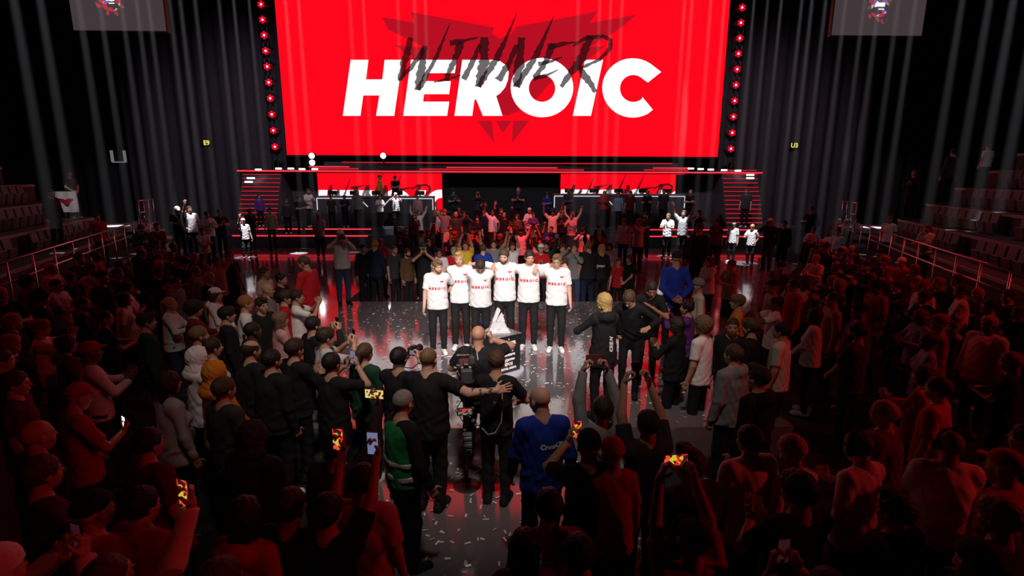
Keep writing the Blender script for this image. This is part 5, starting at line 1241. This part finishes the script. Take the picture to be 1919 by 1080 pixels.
# raised phones in the foreground
who(1130, 735, 'phoneup', 'm', L_, 'grey', ('short', 'dark brown'), 'person in grey sweater filming overhead just right of the bald man', 'the overhead filmer in grey', ph=('dim', 'phone held flat overhead right of the bald man in blue', True))
who(1105, 800, 'phone', 'm', S_, 'black', ('cap', 'brown', 'black'), 'person in black cap filming at the shoulder of the bald man in blue', 'the filmer in black cap', ph=('red', 'phone with a bright red and yellow screen beside the bald man'))
who(1150, 815, 'rest', 'f', S_, 'red', ('backcap', 'brown', 'red'), 'person in red with a red cap in the right foreground', 'the red-capped person', h=1.7)
who(1215, 760, 'phoneup', 'm', S_, 'dark grey', ('short', 'black'), 'person in dark grey T-shirt with both arms up in the right foreground', 'the arms-up person in dark grey', ph=('off', 'phone held up by the person in dark grey T-shirt'))
who(1300, 968, 'phoneup', 'm', S_, 'red', ('cap', 'brown', 'black'), 'person in red T-shirt and black cap filming overhead at the lower right', 'the overhead filmer in red', h=1.7, ph=('red', 'phone showing the red stage, held sideways at the lower right', True))
who(1498, 818, 'lookphone', 'f', S_, 'white', ('beanie', 'brown', 'pink'), 'person in white T-shirt and pink beanie in the right foreground', 'the pink beanie', h=1.68)
who(1624, 806, 'lookphone', 'm', S_, 'white', ('short', 'brown'), 'person in white T-shirt with big headphones in the right foreground', 'the headphone wearer in white', h=1.72, gear=('headphones',))
who(1788, 800, 'front', 'big', S_, 'white', ('buzz', 'light brown'), 'broad person in white T-shirt with headphones at the lower right', 'the broad headphone wearer', h=1.72, gear=('headphones',), face=(4, 6))
who(1893, 838, 'rest', 'm', S_, 'red', ('cap', 'brown', 'red'), 'person in red with red cap at the right edge of the picture', 'the red-capped person at the edge')
who(1410, 790, 'rest', 'big', S_, 'white', ('short', 'black'), 'black-haired person in white T-shirt left of the pink beanie')
who(1765, 700, 'rest', 'm', S_, 'red', ('short', 'dark brown'), 'man in red T-shirt in front of the broad headphone wearer')
who(1765, 585, 'rest', 'm', S_, 'red', ('cap', 'brown', 'red'), 'man in red T-shirt and cap at the far right of the crowd', 'the man in red at the right')
who(1030, 908, 'rest', 'm', S_, 'red', ('short', 'black'), 'black-haired person in red T-shirt right before the bald man in blue', 'the person before the bald man')
who(985, 985, 'rest', 'f', S_, 'dark red', ('longer', 'black'), 'person with long black hair at the lower centre', 'the long-haired person at lower centre', h=1.66)
who(1090, 1000, 'lookphone', 'm', L_, 'black', ('short', 'black'), 'person in black sweater looking at a white phone at the lower centre', 'the person with the white phone', ph=('white', 'phone with a glaring white screen at the lower centre'))
# left foreground
who(540, 905, 'onephone', 'm', S_, 'dark grey', ('short', 'dark brown'), 'person in dark grey T-shirt with one arm up in the left foreground', 'the one-armed filmer in dark grey', ph=('red', 'phone with a red screen raised in the left foreground'))
who(610, 915, 'onephone', 'slim', S_, 'black', ('short', 'black'), 'person in black T-shirt raising a phone in the left foreground', 'the filmer in black', ph=('blue', 'phone with a small bluish screen in the left foreground'))
who(628, 800, 'onephone', 'm', L_, 'dark grey', ('short', 'black'), 'person in dark sweater stretching an arm up beside the green-vested steward', 'the arm-stretcher', ph=('yellow', 'phone with a glowing yellow screen beside the green-vested steward', True))
who(676, 862, 'rest', 'm', S_, 'pink', ('short', 'black'), 'black-haired person in pink T-shirt left of the green-vested steward', 'the person in pink by the steward')
who(450, 925, 'rest', 'f', H_, 'red', ('long', 'black'), 'person with black hair and a red hoodie at the lower left', 'the person in red hoodie')
who(255, 905, 'rest', 'm', S_, 'red', ('short', 'black'), 'black-haired person in red T-shirt at the lower left', 'the person in red at the lower left')
who(470, 783, 'rest', 'big', H_, 'dark grey', ('hood', 'brown'), 'person with a dark grey hood pulled up in the left foreground', 'the dark-hooded person')
who(270, 795, 'rest', 'm', S_, 'dark red', ('short', 'black'), 'person in dark red T-shirt in the left foreground', 'the person in dark red T-shirt')
who(165, 915, 'rest', 'm', S_, 'red', ('cap', 'brown', 'black'), 'person in red with a black cap at the far lower left', 'the black-capped person at lower left')
who(130, 715, 'lookphone', 'm', S_, 'red', ('cap', 'brown', 'red'), 'person with red cap looking at a phone at the left', 'the phone gazer in red cap', ph=('white', 'small phone with a white screen at the left'))
who(415, 700, 'rest', 'm', L_, 'dark grey', ('short', 'brown'), 'brown-haired person in dark grey before the orange hood')
who(310, 690, 'rest', 'f', L_, 'silver', ('bob', 'dark brown'), 'woman with dark bob and pale sweater in the left foreground', 'the woman in the pale sweater')
who(125, 505, 'lookphone', 'm', L_, 'black', ('short', 'brown'), 'person in black bent over a phone in the dark at the left', 'the person bent over a phone')
# stage and booth
def stagehand(px, py, pose, top, hairs, label, z=1.15, D=24.75, sleeve=S_, face=PLAYERS, build='m', ref=None): who(px, py, pose, build, sleeve, top, hairs, label, ref, z=z, D=D, face=face)
stagehand(668, 354, 'rest', 'grey', ('hood', 'brown'), 'person in grey hoodie with the hood up before the left desk', sleeve=H_, ref='the grey-hooded person')
stagehand(711, 364, 'clap', 'white', ('long', 'light brown'), 'person in white clapping before the left desk', build='f', ref='the clapping person in white')
stagehand(741, 360, 'camera', 'white', ('cap', 'brown', 'white'), 'photographer in white before the left desk', ref='the white photographer on stage')
stagehand(782, 366, 'rest', 'pink', ('short', 'brown'), 'man in pale pink shirt at the right end of the left desk', ref='the man in pink on stage')
stagehand(711, 327, 'rest', 'yellow', ('cap', 'brown', 'brown'), 'man in yellow shirt standing behind the left desk', z=1.75, D=27.3, face=(-2, 30), ref='the man in yellow behind the desk')
stagehand(740, 328, 'crossed', 'black', ('short', 'black'), 'man in black standing behind the left desk', z=1.75, D=27.3, face=CAMF)
stagehand(620, 372, 'rest', 'dark grey', ('short', 'brown'), 'man in dark grey at the left end of the left desk')
stagehand(645, 368, 'lookphone', 'navy', ('short', 'black'), 'man in navy looking down before the left desk')
stagehand(1160, 360, 'rest', 'light blue', ('short', 'brown'), 'man in light blue shirt before the right desk', ref='the man in light blue')
stagehand(1182, 356, 'rest', 'dark red', ('short', 'dark brown'), 'man in dark red before the right desk')
stagehand(1245, 352, 'rest', 'dark grey', ('short', 'black'), 'man in dark grey at the right end of the right desk')
stagehand(1253, 398, 'clap', 'white', ('short', 'light brown'), 'fair-haired man in white lit brightly right of the pit', z=.4, D=20.5, ref='the brightly lit man in white')
stagehand(1282, 392, 'cheer', 'silver', ('short', 'brown'), 'man in pale grey with both arms up right of the pit', z=.4, D=20.3)
stagehand(1375, 423, 'rest', 'white', ('cap', 'brown', 'white'), 'man in white T-shirt and white cap near the right steps', z=.4, D=19.5, ref='the white-capped man near the right steps')
stagehand(1410, 432, 'lookphone', 'white', ('short', 'blond'), 'blond man in white T-shirt near the right steps', z=.4, D=18.8, ref='the blond man near the right steps')
stagehand(1400, 352, 'rest', 'dark grey', ('short', 'brown'), 'man in dark grey on the right steps', z=1.15, D=25.3)
# the fan banner held in the left stand
BD = bp[0].location.y - .34; zt = bp[0].location.z + 1.0*bp[0].scale.x; bx_ = bp[0].location.x + .04; b0 = Vector((bx_-.38, BD, zt)); b1 = Vector((bx_+.38, BD, zt-.72))
ban = empty('banner', ((b0.x+b1.x)/2, BD, b1.z)); tag(ban, 'white fan banner with a red winged emblem held up in the left stand', 'banner')
bw, bh = (b1.x-b0.x)/2, b0.z-b1.z; nx = 12
vv = []; ff = []
for i in range(nx+1):
    x = -bw + 2*bw*i/nx
    for j in range(5): vv.append((x, .02*math.sin(i*1.1+j*.7), bh*j/4))
for i in range(nx):
    for j in range(4): ff.append((i*5+j, i*5+5+j, i*5+6+j, i*5+j+1))
n0 = len(vv); vv += [(a, b+.006, c) for a, b, c in vv]; ff += [tuple(reversed([i+n0 for i in q])) for q in list(ff)]
link('cloth', mesh('cloth', vv, ff, True), cl('white'), ban)
v_, f_ = emblem_poly(bw*1.5); link('emblem', mesh('emblem', [(a, -.026, b+bh*.55) for a, b, c in v_], f_), PRINT_RED, ban)

spot('white_spot', (ban.location.x+2.0, BD-5, 12.0), ban.location + Vector((0, 0, bh/2)), 1500, (1, .85, .88), 5.0, .5, .05)  # unseen spot added to bring the banner out of the dark
# ------------------------------------------------------------------ the rest of the crowd
NAMED = [(Vector(o.location), ref, o) for o, ref, _ in PEOPLE if ref]
ATTR = []
def in_frame(x, y, z):
    px, py = to_px((x, y, z)); return -15 < px < 1934 and 200 < py < 1095
def free(x, y, d): return all((x-a)**2 + (y-b)**2 > d*d for a, b in SPOTS)
TOPS = ['black']*16 + ['dark grey']*5 + ['navy']*3 + ['white']*4 + ['grey']*2 + ['red']*3 + ['dark red']*2 + ['beige', 'pink', 'green', 'blue', 'cream', 'brown', 'dark green', 'light blue', 'purple']
HST = ['short']*7 + ['quiff']*2 + ['fringe']*3 + ['buzz']*3 + ['curly', 'balding', 'cap', 'cap', 'backcap', 'beanie', 'bald']
HSF = ['long']*3 + ['longer']*3 + ['ponytail']*2 + ['bun', 'bob']
HNAME = {'short': 'short {} hair', 'quiff': 'swept {} hair', 'fringe': 'a {} fringe', 'buzz': 'cropped {} hair', 'curly': 'curly {} hair', 'balding': 'thinning {} hair', 'cap': 'a {} cap', 'backcap': 'a {} backwards cap', 'beanie': 'a {} beanie', 'bald': 'a bald head', 'long': 'long {} hair', 'longer': 'very long {} hair', 'ponytail': 'a {} ponytail', 'bun': 'a {} bun', 'bob': 'a {} bob'}
USEDL = set(o['label'] for o, _, _ in PEOPLE)
def relation(p, q):
    a, b = to_px(p), to_px(q); dx, dy = a[0]-b[0], a[1]-b[1]
    if abs(dx) > 1.1*abs(dy): return 'right of' if dx > 0 else 'left of'
    return 'before' if dy > 0 else 'behind'
def fill(x, y, z, poses, face, where, grp):
    fem = random.random() < .25; build = 'f' if fem else random.choice(['m', 'm', 'm', 'slim', 'big'])
    pose = random.choice(poses)
    if build in ('slim', 'big') and pose not in ('rest', 'clap', 'phone'): build = 'm'
    if fem and pose not in ('rest', 'clap', 'phone', 'front', 'crossed'): pose = 'rest'
    sl = random.choice([S_, S_, S_, L_, L_, H_] if pose in ('rest', 'clap') and build in ('m', 'f') else [S_, L_])
    top = random.choice(TOPS); hs = random.choice(HSF if fem else HST); hc = random.choice(['black', 'black', 'dark brown', 'dark brown', 'brown', 'brown', 'light brown', 'blond', 'ginger'])
    cc = random.choice(['black', 'black', 'red', 'white', 'navy', 'grey']); sk = random.choice(['fair', 'light', 'light', 'light', 'tan', 'brown'])
    h = random.gauss(1.68 if fem else 1.77, .05); h = min(1.9, max(1.58, h))
    o, t_ = place(figure(pose, build, sl), x, y, z, heading(x, y, *face) + random.gauss(0, .22), h, top, random.choice(['black', 'black', 'navy', 'jeans blue', 'dark grey']), (hs, hc, cc), sk, random.choice(['black', 'white', 'dark grey']), random.choice([None, None, None, hc]) if not fem else None)
    g = {S_: 'T-shirt', L_: 'sweater', H_: 'hoodie'}[sl]; hn = HNAME[hs].format(cc if hs in ('cap', 'backcap', 'beanie') else hc)
    doing = {'phone': ' filming', 'phoneup': ' filming overhead', 'onephone': ' filming', 'cheer': ' cheering', 'wave': ' waving', 'clap': ' clapping', 'crossed': ' with crossed arms'}.get(pose, '')
    near = sorted(NAMED, key=lambda n: (n[0]-Vector((x, y, z))).length)[:4]; cands = []
    for q, ref, _ in near:
        rel = relation((x, y, z+1.7), (q.x, q.y, q.z+1.7))
        cands += [f'{"woman" if fem else "man"} in {top} {g} with {hn} {rel} {ref}', f'{"woman" if fem else "man"}{doing if doing != " with crossed arms" else ""} in {top} {g} {rel} {ref}', f'{build == "big" and "big " or ""}{"woman" if fem else "man"} with {hn}{"" if doing == " with crossed arms" else doing} {rel} {ref}']
    lab = next((c for c in cands if c not in USEDL and len(c.split()) <= 16), cands[0]); USEDL.add(lab)
    tag(o, lab, 'person', grp)
    if pose in ('phone', 'phoneup', 'onephone'):
        pl = None
        for q, ref, _ in near:
            for wd in ('raised phone', f'phone of the {"woman" if fem else "man"} in {top}'):
                c_ = f'{wd} {relation((x, y, z+1.7), (q.x, q.y, q.z+1.7))} {ref}'
                if pl is None and c_ not in USEDL and len(c_.split()) <= 16: pl = c_
        pl = pl or c_; USEDL.add(pl)
        phone(o, figure(pose, build, sl), random.choice(['dim', 'off', 'red', 'dim', 'off', 'yellow']) if y < 12 else 'off', pl, pose == 'phoneup', pose in ('phone', 'phoneup'))
    return o
def scatter(n, region, spacing, z, poses, face, where, grp, tries=4000):
    k = 0
    for _ in range(tries):
        if k >= n: break
        x, y = random.uniform(region[0], region[1]), random.uniform(region[2], region[3])
        if len(region) > 4 and not region[4](x, y): continue
        if not in_frame(x, y, z+1.65) or not free(x, y, spacing): continue
        fill(x, y, z, poses, face(x, y) if callable(face) else face, where, grp); k += 1
    return k
CALM = ['rest']*6 + ['front', 'crossed', 'clap', 'clap', 'phone', 'lookphone']
LOUD = ['rest', 'rest', 'clap', 'clap', 'phone', 'phoneup', 'cheer', 'cheer', 'wave', 'onephone']
stand_l = lambda x, y: x > -8.8 - (y-8.2)*.384 + .45 if y > 8.0 else x > -9.5
stand_r = lambda x, y: x < 8.8 + (y-8.2)*.384 - .45 if y > 8.0 else x < 9.5
walk_l = lambda x, y: not (y > 9.2 and x > -3.9 - .65 - (y-9.6)*.854) and not (x > -4.3 and y > 5.9)
walk_r = lambda x, y: not (y > 8.8 and x < 3.7 + .65 + (y-9.2)*.731) and not (x < 4.1 and y > 5.9)
nL = scatter(40, (-9.6, -1.7, 2.6, 16.5, lambda x, y: stand_l(x, y) and walk_l(x, y) and not (x > -2.4 and y > 4.3) and not (x > -1.9 and y < 4.4)), .56, 0, CALM, PLAYERS, 'left', 'crowd left of the platform')
nR = scatter(46, (1.5, 9.8, 2.6, 17.0, lambda x, y: stand_r(x, y) and walk_r(x, y) and not (x < 2.0 and y > 4.3) and not (x < 1.7 and y < 4.2)), .56, 0, CALM, PLAYERS, 'right', 'crowd right of the platform')
nF = scatter(12, (-3.8, 3.8, 1.75, 3.2, lambda x, y: not -1.25 < x < .62), .52, 0, ['rest', 'rest', 'phone', 'onephone'], PLAYERS, 'front', 'crowd in the foreground')
nP = scatter(36, (-3.6, 3.4, 14.5, 20.0), .56, 0, LOUD, lambda x, y: (0, 8), 'pit', 'crowd in the pit behind the winners')
nQ = scatter(20, (-3.6, 3.6, 20.5, 23.7), .56, Z1, LOUD, lambda x, y: (0, 8), 'pit', 'crowd on the riser before the stage')
nS = scatter(9, (-9.2, 9.2, 23.95+.9, 25.2, lambda x, y: abs(x) < 9.0), .6, 1.15, ['rest', 'rest', 'crossed', 'clap', 'phone'], PLAYERS, 'stage', 'people on the main stage')
nW = scatter(4, (-11, -9.2, 19.8, 22.9), .7, Z1, ['rest', 'crossed', 'clap', 'phone'], PLAYERS, 'walk', 'people on the left walkway')
nX = scatter(7, (4.0, 10.0, 16.5, 22.8, lambda x, y: not (y > 8.8 and x > 3.4 + (y-9.2)*.731)), .65, Z1, ['rest', 'crossed', 'clap', 'phone'], PLAYERS, 'walk', 'people on the right walkway')
for m_ in list(bpy.data.meshes):
    if m_.users == 0: bpy.data.meshes.remove(m_)
